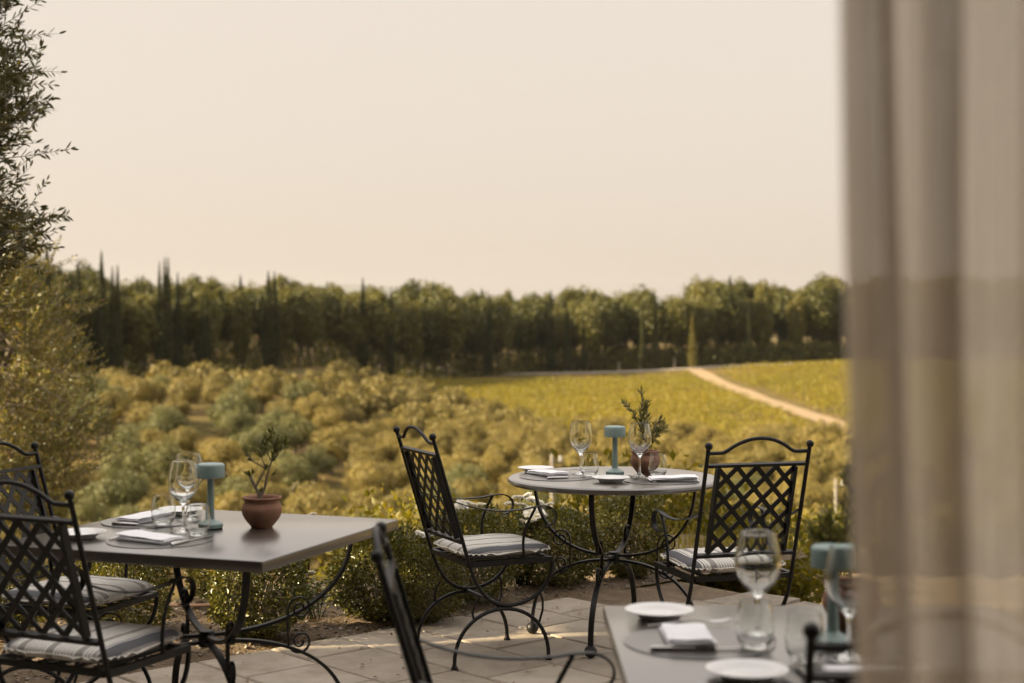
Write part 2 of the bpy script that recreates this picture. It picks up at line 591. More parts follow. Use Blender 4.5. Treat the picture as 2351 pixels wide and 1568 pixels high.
M['leaf_cypress'] = foliage('cypress_needles', [(0, (.020, .025, .007)), (.6, (.036, .040, .010)), (1, (.070, .068, .018))], trans=.12, objrand=.35)
M['leaf_vine'] = foliage('vineyard_leaf', [(0, (.085, .084, .010)), (.4, (.172, .150, .014)), (.75, (.252, .194, .019)), (1, (.275, .18, .027))], trans=.4, objrand=0., patch=.45, patch_scale=.045)
M['leaf_box'] = foliage('box_shrub_leaf', [(0, (.05, .056, .012)), (.5, (.108, .104, .021)), (.8, (.17, .14, .029)), (.93, (.21, .135, .037)), (1, (.20, .09, .036))], trans=.28, rough=.35, spec=.5, objrand=.1)
M['leaf_rose'] = foliage('rose_leaf', [(0, (.035, .050, .012)), (.6, (.075, .09, .02)), (1, (.14, .125, .03))], trans=.35, rough=.4, spec=.45, objrand=0.)
M['leaf_yellow'] = foliage('yellow_green_leaf', [(0, (0.080, 0.078, 0.010)), (.5, (0.144, 0.128, 0.014)), (1, (0.216, 0.164, 0.021))], trans=.5, objrand=.15)
M['petal'] = foliage('white_rose_petal', [(0, (.86, .83, .74)), (1, (.93, .91, .86))], trans=.2, rough=.6, spec=.2, objrand=0., trans_gain=(1., .97, .85))
M['grass'] = foliage('grass_blade', [(0, (.08, .085, .014)), (.5, (.16, .145, .022)), (1, (.27, .2, .05))], trans=.4, objrand=0.)

# ------------------------------------------------------------------ the lie of the land
_py = np.array([-400, 0, 8.0, 8.8, 10, 13, 17, 22, 30, 40, 60, 80, 100, 115, 160, 300, 327, 345, 400, 1000, 30000.])
_pz = np.array([-1.2, -.5, -.34, -.30, -.62, -1.15, -1.75, -2.42, -4.9, -7.4, -10.9, -12.6, -13.1, -13.2, -13.2, -13.2, -12.45, -12.3, -12., -30., -30.])
_wx = [-140, -95, -70, -50, -25, 5, 40, 120]
_wy = [95, 150, 205, 245, 300, 342, 352, 385]
def ground_z(X, Y):
    X = np.asarray(X, float)
    Y = np.asarray(Y, float)
    z = np.interp(Y, _py, _pz)
    hill = 4.6 * sstep((-X - 8 - .05 * (Y - 150)) / 22.) * sstep((Y - 104) / 50.)
    far = sstep((1000 - Y) / 500.)
    z = z + 1.3 * sstep((X - 15) / 60.) * sstep((Y - 190) / 140.) * far
    z = z + 4.0 * sstep((Y - np.interp(X, _wx, _wy) - 4) / 40.) * far
    z = z + hill * far
    z = z + .35 * sstep((Y - 30) / 40.) * (vnoise(np.stack([X * .06, Y * .06, np.zeros_like(X * Y)], -1)) - .5) * far
    return z

xs = np.unique(np.concatenate([np.linspace(-160, 160, 161), np.linspace(-8, 8, 65), -np.geomspace(160, 9000, 20), np.geomspace(160, 9000, 20)]))
ys = np.unique(np.concatenate([np.linspace(-60, 0, 8), np.linspace(0, 30, 76), np.linspace(30, 420, 150), np.geomspace(420, 20000, 24)]))
GX, GY = np.meshgrid(xs, ys)
GZ = ground_z(GX, GY)
V = np.stack([GX, GY, GZ], -1).reshape(-1, 3)
nx, ny = len(xs), len(ys)
ii = (np.arange(ny - 1)[:, None] * nx + np.arange(nx - 1)[None, :]).ravel()
T = np.concatenate([np.stack([ii, ii + 1, ii + nx + 1], 1), np.stack([ii, ii + nx + 1, ii + nx], 1)])
structure(ob('ground', np_mesh('ground', V, T, M['ground'], smooth=True)))

def ribbon(name, pts, width, mat, lift=.12, n=80):
    """a road laid on the land along pts [(x, y)]"""
    P = catmull([(x, y, 0) for x, y in pts], max(2, n // (len(pts) - 1)))
    vs = []
    for i, p in enumerate(P):
        t = (P[min(i + 1, len(P) - 1)] - P[max(i - 1, 0)]).normalized()
        s = Vector((-t.y, t.x, 0))
        for k in range(5):
            q = p + s * (k / 4 - .5) * width
            vs.append((q.x, q.y, float(ground_z(q.x, q.y)) + lift))
    tr = []
    for i in range(len(P) - 1):
        for k in range(4):
            a = i * 5 + k
            tr += [(a, a + 1, a + 6), (a, a + 6, a + 5)]
    return structure(ob(name, np_mesh(name, np.array(vs), np.array(tr), mat, smooth=True)))

ribbon('road', [(-30, 333), (-12, 331), (8, 334), (24, 338), (38, 343), (60, 352), (100, 372)], 4.5, M['gravel_road'], .25)
ribbon('track', [(40.5, 341), (40.5, 300), (40.5, 250), (41.5, 200), (43, 160), (46, 120)], 3.6, M['track'], .2)

# bare ploughed soil just below the terrace on the right
def patch_mesh(x0, x1, y0, y1, nx_, ny_, lift, amp):
    X, Y = np.meshgrid(np.linspace(x0, x1, nx_), np.linspace(y0, y1, ny_))
    Z = ground_z(X, Y) + lift + amp * (vnoise(np.stack([X * 3, Y * 3, X * 0], -1)) - .5)
    V = np.stack([X, Y, Z], -1).reshape(-1, 3)
    i = (np.arange(ny_ - 1)[:, None] * nx_ + np.arange(nx_ - 1)[None, :]).ravel()
    return V, np.concatenate([np.stack([i, i + 1, i + nx_ + 1], 1), np.stack([i, i + nx_ + 1, i + nx_], 1)])
V, T = patch_mesh(2.4, 10.5, 12, 22.5, 90, 120, .06, .12)
structure(ob('bare_field', np_mesh('bare_field', V, T, M['track'], smooth=True)))

# ------------------------------------------------------------------ terrace and pavers
UV_A = R(42)
U = Vector((math.cos(UV_A), math.sin(UV_A), 0))
Vv = Vector((math.sin(UV_A), -math.cos(UV_A), 0))
def uv(u, v, z=0.):
    p = U * u + Vv * v
    return Vector((p.x, p.y, z))

EDGE = -5.72
base = MB()
def slab(mb, u0, u1, v0, v1, z0, z1):
    c = [uv(u0, v0), uv(u1, v0), uv(u1, v1), uv(u0, v1)]
    vs = [(p.x, p.y, z0) for p in c] + [(p.x, p.y, z1) for p in c]
    mb.add(vs, [(3, 2, 1, 0), (4, 5, 6, 7), (0, 1, 5, 4), (1, 2, 6, 5), (2, 3, 7, 6), (3, 0, 4, 7)])
slab(base, -7.6, 5.545, EDGE + .01, 6.6, -.32, -.012)
slab(base, 5.545, 6.40, -5.21, 6.6, -.32, -.03)
terrace = structure(ob('terrace', base.mesh('terrace_base', M['grout'], smooth=False)))

_pav = {}
def paver_mesh(lu, lv, mat, h=.05, bev=.006, key='', rough=0.):
    k = (round(lu, 3), round(lv, 3), key)
    if k in _pav:
        return _pav[k]
    g = .0055
    a, b = lu / 2 - g, lv / 2 - g
    vs, fs = [], []
    rr = random.Random(str(k))
    for zz, ins in ((-h, 0), (-bev, 0), (0, bev)):
        for su, sv in ((-1, -1), (1, -1), (1, 1), (-1, 1)):
            ju, jv = rr.uniform(-rough, rough), rr.uniform(-rough, rough)
            vs.append((su * (a - ins) + ju, sv * (b - ins) + jv, zz + (rr.uniform(-rough, rough) * .4 if zz > -h else 0)))
    for lvl in (0, 4):
        for q in range(4):
            q2 = (q + 1) % 4
            fs.append((lvl + q, lvl + q2, lvl + 4 + q2, lvl + 4 + q))
    fs.append((8, 9, 10, 11))
    mb = MB().add(vs, fs)
    _pav[k] = mb.mesh('paver', mat, smooth=False)
    return _pav[k]

pr = random.Random(11)
rows = [3.71 - .37 * i for i in range(12, 0, -1)] + [3.71, 4.07, 4.45, 4.83, 5.20]
ends = rows[1:] + [5.545]
fixed = {3.71: [-5.44, -4.875], 4.07: [-5.25, -4.68], 4.45: [-5.05, -4.67], 4.83: [-5.25, -4.68], 5.20: [-5.43, -5.05]}
for u0, u1 in zip(rows, ends):
    vj = [EDGE] + fixed.get(round(u0, 2), [EDGE + pr.choice([.19, .38, .57])])
    while vj[-1] < 1.2:
        vj.append(vj[-1] + pr.choice([.38, .57, .57, .76]))
    for v0, v1 in zip(vj[:-1], vj[1:]):
        c = uv((u0 + u1) / 2, (v0 + v1) / 2)
        if not (-3.6 < c.x < 3.2 and 1.2 < c.y < 9):
            continue
        if c.y < 2.5 and abs(c.x) > 2:
            continue
        ob('paver', paver_mesh(round(u1 - u0, 2), round(v1 - v0, 2), M['paver']), terrace, (c.x, c.y, pr.uniform(-.002, .002)), UV_A)
# rough stone slabs along the right rim of the terrace
for k, (u0, u1, v0, v1) in enumerate([(5.55, 5.98, -5.22, -4.62), (5.55, 5.98, -4.62, -3.9), (5.55, 5.98, -3.9, -3.2), (5.55, 5.98, -3.2, -2.5), (5.98, 6.42, -5.22, -4.86), (5.98, 6.42, -4.86, -4.2), (5.98, 6.42, -4.2, -3.45), (5.98, 6.42, -3.45, -2.6)]):
    c = uv((u0 + u1) / 2, (v0 + v1) / 2)
    ob('paver', paver_mesh(round(u1 - u0, 2), round(v1 - v0, 2) - k * .0011, M['rough_stone'], h=.11, bev=.012, key='r%d' % k, rough=.012), terrace, (c.x, c.y, pr.uniform(-.012, .004)), UV_A)

# planting bed
nu, nv = 220, 90
us = np.linspace(-1.5, 7.6, nu)
vs_ = np.linspace(-8.4, EDGE - .004, nv)
UU, VV = np.meshgrid(us, vs_)
BX = UU * U.x + VV * Vv.x
BY = UU * U.y + VV * Vv.y
def bed_z(u, v):
    d = EDGE - v
    n = vnoise(np.stack([u * 5, v * 5, u * 0], -1)) - .5
    n2 = vnoise(np.stack([u * 17, v * 17, u * 0 + 4], -1)) - .5
    z = -.012 + .02 * sstep(d / .12) + (.05 * n + .022 * n2) * sstep(d / .08) - .34 * np.clip(d - 1.2, 0, 9) ** 1.15
    return z
BZ = bed_z(UU, VV)
i = (np.arange(nv - 1)[:, None] * nu + np.arange(nu - 1)[None, :]).ravel()
T = np.concatenate([np.stack([i, i + nu + 1, i + 1], 1), np.stack([i, i + nu, i + nu + 1], 1)])
bed = structure(ob('planting_bed', np_mesh('planting_bed', np.stack([BX, BY, BZ], -1).reshape(-1, 3), T, M['soil'], smooth=True)))
# the strip of the bed beyond the inner corner of the paving
us2 = np.linspace(5.552, 7.6, 60)
vs2 = np.linspace(EDGE - .004, -5.225, 30)
UU, VV = np.meshgrid(us2, vs2)
z2 = -.02 + .05 * (vnoise(np.stack([UU * 5, VV * 5, UU * 0], -1)) - .5) - .5 * np.clip(UU - 6.35, 0, 9)
i = (np.arange(29)[:, None] * 60 + np.arange(59)[None, :]).ravel()
T = np.concatenate([np.stack([i, i + 61, i + 1], 1), np.stack([i, i + 60, i + 61], 1)])
structure(ob('planting_bed', np_mesh('planting_bed_corner', np.stack([UU * U.x + VV * Vv.x, UU * U.y + VV * Vv.y, z2], -1).reshape(-1, 3), T, M['soil'], smooth=True)))

# loose gravel and fallen leaves on the bed
ico = [(0, 0, 1), (.89, 0, .45), (.28, .85, .45), (-.72, .53, .45), (-.72, -.53, .45), (.28, -.85, .45), (.72, .53, -.45), (-.28, .85, -.45), (-.89, 0, -.45), (-.28, -.85, -.45), (.72, -.53, -.45), (0, 0, -1)]
icf = [(0, 1, 2), (0, 2, 3), (0, 3, 4), (0, 4, 5), (0, 5, 1), (1, 6, 2), (2, 7, 3), (3, 8, 4), (4, 9, 5), (5, 10, 1), (2, 6, 7), (3, 7, 8), (4, 8, 9), (5, 9, 10), (1, 10, 6), (6, 11, 7), (7, 11, 8), (8, 11, 9), (9, 11, 10), (10, 11, 6)]
n = 5200
pu, pd = rng.uniform(1.5, 7.2, n), rng.random(n) ** 1.3 * 1.5 + .015
pv = EDGE - pd
pz = bed_z(pu, pv)
sz = .003 + .012 * rng.random(n) ** 4
I = np.array(ico)
Vp = np.stack([pu * U.x + pv * Vv.x, pu * U.y + pv * Vv.y, pz + sz * .15], -1)[:, None, :] + I[None] * (sz[:, None, None] * (.7 + .6 * rng.random((n, 12, 1)))) * np.array([1, 1, .6])
Tp = (np.arange(n)[:, None, None] * 12 + np.array(icf)[None]).reshape(-1, 3)
g = ob('gravel', np_mesh('gravel', Vp.reshape(-1, 3), Tp, M['pebble'], np.repeat(rng.random(n), 12)))
g['kind'] = 'stuff'
g['label'] = 'small stones strewn over the dry soil of the planting bed'
g['category'] = 'gravel'
M['litter'] = foliage('dead_leaf', [(0, (.10, .06, .03)), (.6, (.20, .13, .07)), (1, (.30, .21, .12))], trans=.1, objrand=0.)
n = 2600
pu, pv = rng.uniform(1.5, 7.0, n), EDGE - .03 - rng.random(n) * 1.2
P = np.stack([pu * U.x + pv * Vv.x, pu * U.y + pv * Vv.y, bed_z(pu, pv) + .004], -1)
D = rng.normal(size=(n, 3)) * np.array([1, 1, .15])
g = ob('leaf_litter', leaf_mesh('leaf_litter', M['litter'], P, D, .018 + .03 * rng.random(n), .008 + .012 * rng.random(n), normal=np.array([0, 0, 1.]) + .4 * rng.normal(size=(n, 3))))
g['kind'] = 'stuff'
g['label'] = 'brown fallen leaves scattered over the planting bed soil'
g['category'] = 'leaf litter'

n = 150
pu, pv = rng.uniform(3.0, 5.5, n), EDGE + .02 + rng.random(n) ** 2 * 2.4
P = np.stack([pu * U.x + pv * Vv.x, pu * U.y + pv * Vv.y, np.full(n, .006)], -1)
D = rng.normal(size=(n, 3)) * np.array([1, 1, .12])
g = ob('fallen_leaves', leaf_mesh('fallen_leaves', M['litter'], P, D, .012 + .02 * rng.random(n), .006 + .009 * rng.random(n), normal=np.array([0, 0, 1.]) + .3 * rng.normal(size=(n, 3))))
g['kind'] = 'stuff'
g['label'] = 'few dry leaves blown onto the terrace paving'
g['category'] = 'leaf litter'

# ------------------------------------------------------------------ the loggia the photograph is taken from (behind and beside the camera), with unseen parts added to block light
house = thing('house', 'unseen ochre stucco farmhouse, its tiled loggia and added wing shading the tables', 'house', (0, 0, 0))
mb = MB()
mb.box(0, -3.15, 3.0, 14, .3, 6.6)
mb.box(-6.15, 1.27, 2.7, .3, 8.54, 6.0)  # unseen side wing, added and sized to keep sun off the terrace
mb.box(.6, 1.75, 4.8, 12, .3, 3.4)  # unseen upper storey, added to darken surfaces that face the camera
ob('wall', mb.mesh('wall', M['stucco'], smooth=False), house)
mb = MB()
mb.box(-6.15, 6.02, 4.28, .9, .94, 2.85)  # unseen block added to keep the sun off the round table
ob('sun_block', mb.mesh('sun_block', M['stucco'], smooth=False), house)
mb = MB()
mb.box(.6, -.55, 3.02, 12, 4.8, .16)
ob('roof', mb.mesh('roof', M['rooftile'], smooth=False), house)
mb = MB()
mb.box(.6, 1.42, 2.87, 12, .16, .13)
ob('beam', mb.mesh('beam', M['timber'], smooth=False), house)
for px in (-4.9, 2.9):
    mb = MB()
    mb.box(px, 1.42, 1.25, .3, .3, 3.1)
    ob('column', mb.mesh('column', M['stucco'], smooth=False), house)

# ------------------------------------------------------------------ iron armchair
def back_y(z):
    return -.15 - .306 * (z - .43)

def bez(p0, p1, p2, p3, n=10):
    p0, p1, p2, p3 = Vector(p0), Vector(p1), Vector(p2), Vector(p3)
    return [p0 * (1 - t) ** 3 + p1 * 3 * t * (1 - t) ** 2 + p2 * 3 * t * t * (1 - t) + p3 * t ** 3 for t in [k / n for k in range(n + 1)]]

CH = {}
def chair_meshes():
    hw = .215
    def side(x):
        mb = MB()
        path = [Vector((x, back_y(z), z)) for z in (.965, .8, .62, .47)]
        path += bez((x, -.15, .43), (x, -.116, .322), (x, -.065, .247), (x, .035, .247))
        path += bez((x, .035, .247), (x, .14, .247), (x, .235, .31), (x, .235, .424))[1:]
        mb.tube(path, .0083, 10)
        return mb.mesh('side_frame', M['iron'])
    CH['side'] = [side(-hw), side(hw)]
    CH['finial'] = [MB().sphere((x, back_y(.972), .972), .0155).mesh('finial', M['iron']) for x in (-hw, hw)]
    def arch(x):
        pts = [Vector((x, .218 * math.cos(a) * (1 + .02 * math.sin(a)), .012 + .223 * math.sin(a) ** .92)) for a in [math.pi * k / 22 for k in range(23)]]
        mb = MB().tube(pts, .0083, 10)
        mb.tube([(x, -.108, .292), (x, -.128, .26), (x, -.136, .225), (x, -.128, .19)], .0052, 8)
        mb.tube([(x, .176, .292), (x, .19, .26), (x, .19, .215), (x, .172, .16)], .0052, 8)
        return mb.mesh('leg_arch', M['iron'])
    CH['arch'] = [arch(-hw), arch(hw)]
    CH['foot'] = {(x, y): MB().lathe([(0, 0), (.015, 0), (.0155, .004), (.011, .012), (.0085, .022), (0, .022)], 14, (x, y, 0)).mesh('foot', M['iron']) for x in (-hw, hw) for y in (-.218, .218)}
    CH['stretcher'] = MB().tube([(-hw, .02, .2405), (0, .02, .2405), (hw, .02, .2405)], .0085, 10).mesh('stretcher', M['iron'])
    mb = MB()
    for x in (-hw, hw):
        mb.box(x * .995, .043, .43, .02, .385, .022)
    mb.box(0, .228, .4295, .408, .018, .020)
    mb.box(0, -.148, .4295, .408, .018, .020)
    CH['seat_frame'] = mb.mesh('seat_frame', M['iron'], smooth=False)
    CH['slat'] = MB().box(0, 0, .431, .024, .366, .006).mesh('seat_slat', M['iron'], smooth=False)
    # crest rail in the plane of the leaning back
    dz = Vector((0, -.2926, .9562))
    top = Vector((0, back_y(.972), .972))
    pr_ = [(-.213, -.030), (-.18, -.030), (-.155, -.029), (-.135, -.021), (-.10, .002), (-.05, .022), (0, .028), (.05, .022), (.10, .002), (.135, -.021), (.155, -.029), (.18, -.030), (.213, -.030)]
    CH['crest'] = MB().tube(catmull([top + Vector((x, 0, 0)) + dz * h for x, h in pr_], 4), .0075, 10).mesh('crest_rail', M['iron'])
    rot = Matrix.Rotation(math.atan2(.2926, .9562), 3, 'X')
    def rail(z, dep, hgt):
        return MB().box(0, back_y(z), z, .418, dep, hgt, rot).mesh('back_rail', M['iron'], smooth=False)
    CH['rails'] = [rail(.893, .018, .012), rail(.527, .02, .014)]
    # lattice sheet with diamond openings
    zt, zb = .884, .537
    Ht = (zt - zb) / .9562
    Wt = .330
    nxl = nyl = 8
    a, b = Wt / nxl, Ht / nyl
    hx, hy = a * .68, b * .68
    fr_v, fr_f, walls = [], [], []
    def addp(p):
        fr_v.append(p)
        return len(fr_v) - 1
    for iu in range(nxl):
        for jv in range(nyl):
            x0, y0 = iu * a, jv * b
            x1, y1 = x0 + a, y0 + b
            if (iu + jv) % 2 == 0:      # crossings at (x0,y0),(x1,y1); openings at the other corners
                poly = [(x0, y0), (x1 - hx, y0), (x1, y0 + hy), (x1, y1), (x0 + hx, y1), (x0, y1 - hy)]
                wl = [(1, 2), (4, 5)]
            else:
                poly = [(x0 + hx, y0), (x1, y0), (x1, y1 - hy), (x1 - hx, y1), (x0, y1), (x0, y0 + hy)]
                wl = [(2, 3), (5, 0)]
            idx = [addp(p) for p in poly]
            fr_f.append(idx)
            walls += [(idx[p], idx[q]) for p, q in wl]
    o = Vector((-Wt / 2, back_y(zt), zt))
    nrm = Vector((0, .9562, .2926))
    mb = MB()
    th = .0022
    front = [o + Vector((x, 0, 0)) - dz * y + nrm * th for x, y in fr_v]
    back = [o + Vector((x, 0, 0)) - dz * y - nrm * th for x, y in fr_v]
    nn = len(front)
    mb.add(front + back, fr_f and [tuple(f) for f in fr_f] + [tuple(i + nn for i in reversed(f)) for f in fr_f] + [(p, q, q + nn, p + nn) for p, q in walls])
    me = mb.mesh('lattice_panel', M['iron'], smooth=False)
    CH['lattice'] = me
    CH['border'] = []
    for sx in (-1, 1):
        c = o + Vector((Wt / 2 + sx * (Wt / 2 - .001), 0, 0)) - dz * (Ht / 2)
        CH['border'].append(MB().box(c.x, c.y, c.z, .0135, .026, Ht * .995, rot).mesh('panel_border', M['iron'], smooth=False))
    def arm(x):
        s = 1 if x > 0 else -1
        pts = catmull([(x - s * .004, back_y(.705), .705), (x + s * .004, -.14, .672), (x + s * .012, -.03, .652), (x + s * .014, .08, .651), (x + s * .012, .155, .660), (x + s * .01, .205, .659), (x + s * .008, .24, .640), (x + s * .006, .250, .610), (x + s * .005, .236, .583), (x + s * .004, .205, .572), (x + s * .004, .188, .575)], 5)
        return MB().strap(pts, .022, .0052, (1, 0, 0)).mesh('arm', M['iron'])
    CH['arm'] = [arm(-hw), arm(hw)]
    def post(x):
        s = 1 if x > 0 else -1
        return MB().tube(catmull([(x, .105, .435), (x + s * .006, .095, .50), (x + s * .01, .105, .57), (x + s * .012, .15, .655)], 5), .0062, 8).mesh('arm_post', M['iron'])
    CH['post'] = [post(-hw), post(hw)]
chair_meshes()

def cushion_meshes():
    n, m = 28, 10
    A, B, H = .213, .205, .026
    vs, fs = [], []
    def shape(t, rr_):
        e = 2 / 5.5
        c, s_ = math.cos(t), math.sin(t)
        return A * rr_ * abs(c) ** e * (1 if c > 0 else -1), B * rr_ * abs(s_) ** e * (1 if s_ > 0 else -1)
    seg = 72
    mb = MB()
    idx = []
    rads = [0, .25, .5, .7, .82, .9, .95, .985, 1.0]
    for sgn in (1, -1):
        rowsx = []
        for q, rad in enumerate(rads):
            row = []
            for k in range(seg):
                x, y = shape(2 * math.pi * k / seg, rad)
                h = H * (1 - rad ** 7) ** .5 if rad < 1 else 0
                w = .0016 * math.sin(x * 57 + sgn) * math.sin(y * 43 + 2) + .004 * (1 - rad) * math.sin(9 * x + 2) 
                row.append((x, y, sgn * (h + (w if rad < 1 else 0))))
            rowsx.append(row)
        v = [p for row in rowsx[1:] for p in row] + [(0, 0, rowsx[0][0][2])]
        f = []
        L = len(rads) - 1
        for q in range(L - 1):
            for k in range(seg):
                k2 = (k + 1) % seg
                f.append((q * seg + k, q * seg + k2, (q + 1) * seg + k2, (q + 1) * seg + k))
        for k in range(seg):
            f.append((L * seg, k, (k + 1) % seg))
        mb.add(v, f)
    bm_me = mb.mesh('cushion_body', M['stripe'])
    fr = MB()
    pts_in, pts_out = [], []
    S2 = 220
    rr = random.Random(5)
    v = []
    for k in range(S2):
        t = 2 * math.pi * k / S2
        x0, y0 = shape(t, .985)
        x1, y1 = shape(t, 1.02 + rr.uniform(0, .022))
        wob = .004 * math.sin(t * 31) + rr.uniform(-.0025, .0025)
        v += [(x0, y0, .003), (x1, y1, wob), (x0, y0, -.003)]
    f = []
    for k in range(S2):
        k2 = (k + 1) % S2
        f += [(k * 3, k * 3 + 1, k2 * 3 + 1, k2 * 3), (k * 3 + 1, k * 3 + 2, k2 * 3 + 2, k2 * 3 + 1)]
    fr.add(v, f)
    return bm_me, fr.mesh('frayed_seam', M['fringe'], smooth=False)
CUSH = cushion_meshes()

def chair(label, cush_label, x, y, face, cz=0., crot=0.):
    """face = direction the sitter looks, as (dx, dy)"""
    a = math.atan2(face[1], face[0]) - math.pi / 2
    t = thing('armchair', label, 'chair', (x, y, 0), a, 'iron armchairs at the tables')
    for k in (0, 1):
        sf = ob('side_frame', CH['side'][k], t)
        ob('finial', CH['finial'][k], sf)
        la = ob('leg_arch', CH['arch'][k], t)
        for (fx, fy), me in CH['foot'].items():
            if (fx > 0) == (k == 1):
                ob('foot', me, la)
        ob('arm', CH['arm'][k], t)
        ob('arm_post', CH['post'][k], t)
    ob('stretcher', CH['stretcher'], t)
    ob('seat_frame', CH['seat_frame'], t)
    for sx in (-.14, -.07, 0, .07, .14):
        ob('seat_slat', CH['slat'], t, (sx, .04, 0))
    ob('crest_rail', CH['crest'], t)
    for me in CH['rails']:
        ob('back_rail', me, t)
    lp = ob('lattice_panel', CH['lattice'], t)
    for me in CH['border']:
        ob('panel_border', me, lp)
    f = Vector(face).normalized()
    c = thing('seat_cushion', cush_label, 'cushion', (x + f.x * .045, y + f.y * .045, .470 + cz), a + crot, 'striped seat cushions')
    ob('cushion_body', CUSH[0], c)
    ob('frayed_seam', CUSH[1], c)
    return t

chair('dark iron armchair in profile left of the round table, white roses behind it', 'grey striped cushion on the profile armchair left of the round table', -.131, 6.63, (.909, .416), crot=.02)
chair('dark iron armchair with its lattice back to us at the round table', 'grey striped cushion on the armchair whose back faces us at the round table', .878, 6.230, (-.275, .961), crot=-.03)
chair('blurred iron armchair seen edge on at the left side of the nearest table', 'grey striped cushion on the edge-on armchair at the nearest table', .014, 3.471, (.998, .066))
chair('blurred iron armchair in front of the nearest table by the curtain', 'grey striped cushion on the armchair by the curtain', .704, 2.80, (0, 1))
chair('black iron armchair in front of the square table at the far left, nearest us', 'striped cushion on the black armchair in front of the left square table', -1.315, 4.687, (.42, .907), crot=.03)
chair('grey-backed iron armchair behind the left square table, beside the olive foliage', 'striped cushion on the grey-backed armchair behind the left square table', -1.627, 5.589, (.939, -.344), crot=-.04)

# ------------------------------------------------------------------ tables
def table_leg(a, rt, rf, zt, zh=.372):
    """one leg: strap from the rim down to the hub and out again to the foot, with a C scroll between"""
    d = Vector((math.cos(a), math.sin(a), 0))
    side = Vector((-math.sin(a), math.cos(a), 0))
    up, lo = [], []
    for k in range(19):
        t = k / 18 * math.pi / 2
        up.append(d * (.022 + (rt - .022) * math.cos(t) ** .9) + Vector((0, 0, zh + .012 + (zt - zh - .012) * (1 - math.sin(t) ** .9))))
        lo.append(d * (.022 + (rf - .022) * math.sin(t) ** .95) + Vector((0, 0, .04 + (zh - .012 - .04) * math.cos(t) ** .85)))
    mb = MB().strap(up, .024, .0115, side).strap(lo, .024, .0115, side)
    leg = mb.mesh('leg', M['iron'])
    ball = MB().sphere((d.x * rf, d.y * rf, .028), .028, 18, 12).mesh('foot_ball', M['iron'])
    # scroll: spine on the inside, two curls outward
    def at(r, z):
        return d * r + Vector((0, 0, z))
    cz = zh + .018
    rs = rt * .56
    pts = []
    def curl(sgn):
        out = []
        zc = cz + sgn * .058
        rc = rs + .040
        for k in range(34):
            q = k / 33
            rad = .036 * (1 - q) ** .85 + .008
            th = math.pi - sgn * 0 + 0
            ang = math.pi - q * math.pi * 3.1
            out.append(at(rc + rad * math.cos(ang), zc + sgn * rad * math.sin(ang)))
        return out
    top, bot = curl(1), curl(-1)
    path = list(reversed(bot)) + [at(rs - .005, cz - .03), at(rs - .006, cz), at(rs - .005, cz + .03)] + top
    sc = MB().strap(path, .014, .0062, side).mesh('scroll', M['iron'])
    return leg, ball, sc

def add_legs(t, angs, rt, rf, zt):
    for a in angs:
        l, b, s = table_leg(a, rt, rf, zt)
        lo = ob('leg', l, t)
        ob('foot_ball', b, lo)
        ob('scroll', s, lo)
    ob('hub', MB().lathe([(0, .345), (.024, .345), (.028, .352), (.028, .392), (.024, .399), (0, .399)], 20).mesh('hub', M['iron']), t)

rt_ = thing('round_table', 'round taupe metal table on curved iron legs by the roses', 'table', (.462, 6.921, 0))
r = .482
ob('tabletop', MB().lathe([(0, .712), (r - .03, .712), (r - .012, .7115), (r - .003, .716), (r, .724), (r - .003, .733), (r - .010, .7385), (r - .02, .74), (0, .74)], 96).mesh('tabletop', M['table_top'], angle=30), rt_)
add_legs(rt_, [R(161.4 + 90 * k) for k in range(4)], .375, .388, .713)

def bevel_box(name, sx, sy, z0, z1, mat, bev=.004, seg=3):
    bm = bmesh.new()
    bmesh.ops.create_cube(bm, size=1)
    for v in bm.verts:
        v.co = Vector((v.co.x * sx, v.co.y * sy, z0 + (v.co.z + .5) * (z1 - z0)))
    bmesh.ops.bevel(bm, geom=list(bm.edges), offset=bev, segments=seg, affect='EDGES', profile=.5)
    me = bpy.data.meshes.new(name)
    bm.to_mesh(me)
    bm.free()
    me.materials.append(mat)
    me.polygons.foreach_set('use_smooth', [True] * len(me.polygons))
    me.set_sharp_from_angle(angle=R(35))
    return me

SQ = bevel_box('tabletop', .99, .99, .704, .74, M['table_top'])
def square_table(label, x, y, rz):
    t = thing('square_table', label, 'table', (x, y, 0), rz, 'square iron tables')
    ob('tabletop', SQ, t)
    add_legs(t, [R(45 + 90 * k) for k in range(4)], .52, .50, .705)
    return t
square_table('square taupe table on curved iron legs at the left, terracotta pot on it', -1.046, 5.217, R(-20.1))
square_table('square taupe table blurred in the foreground beside the curtain', .728, 3.405, 0)

# ------------------------------------------------------------------ things on the tables
TZ = .7405
MAT_ME = MB().lathe([(0, 0), (.170, 0), (.1715, .001), (.170, .0026), (0, .0026)], 72).mesh('placemat', M['placemat'])
PLATE_ME = MB().lathe(prof_smooth([(0, .0035), (.030, .0035), (.047, .003), (.0485, 0), (.051, .0005), (.056, .006), (.068, .0135), (.0825, .0185), (.0845, .0195), (.0835, .0212), (.072, .0175), (.060, .0115), (.052, .0078), (.03, .0066), (0, .0064)], 3), 64).mesh('plate', M['porcelain'], angle=60)
wine_prof = [(0, .0), (.030, .0), (.0415, .0006), (.0425, .0018), (.040, .0030), (.026, .0055), (.012, .011), (.0055, .020), (.0043, .034), (.0041, .060), (.0046, .083), (.0075, .0935), (.0165, .1035), (.030, .117), (.042, .133), (.0505, .153), (.0528, .170), (.0515, .188), (.0470, .214), (.0408, .2415), (.0402, .2424), (.0396, .2415), (.0457, .214), (.0502, .188), (.0514, .170), (.0490, .1535), (.0402, .1342), (.0275, .1195), (.0135, .108), (.005, .1045), (0, .104)]
WINE_ME = MB().lathe(prof_smooth(wine_prof, 3), 56).mesh('wine_glass', M['glass'], angle=80)
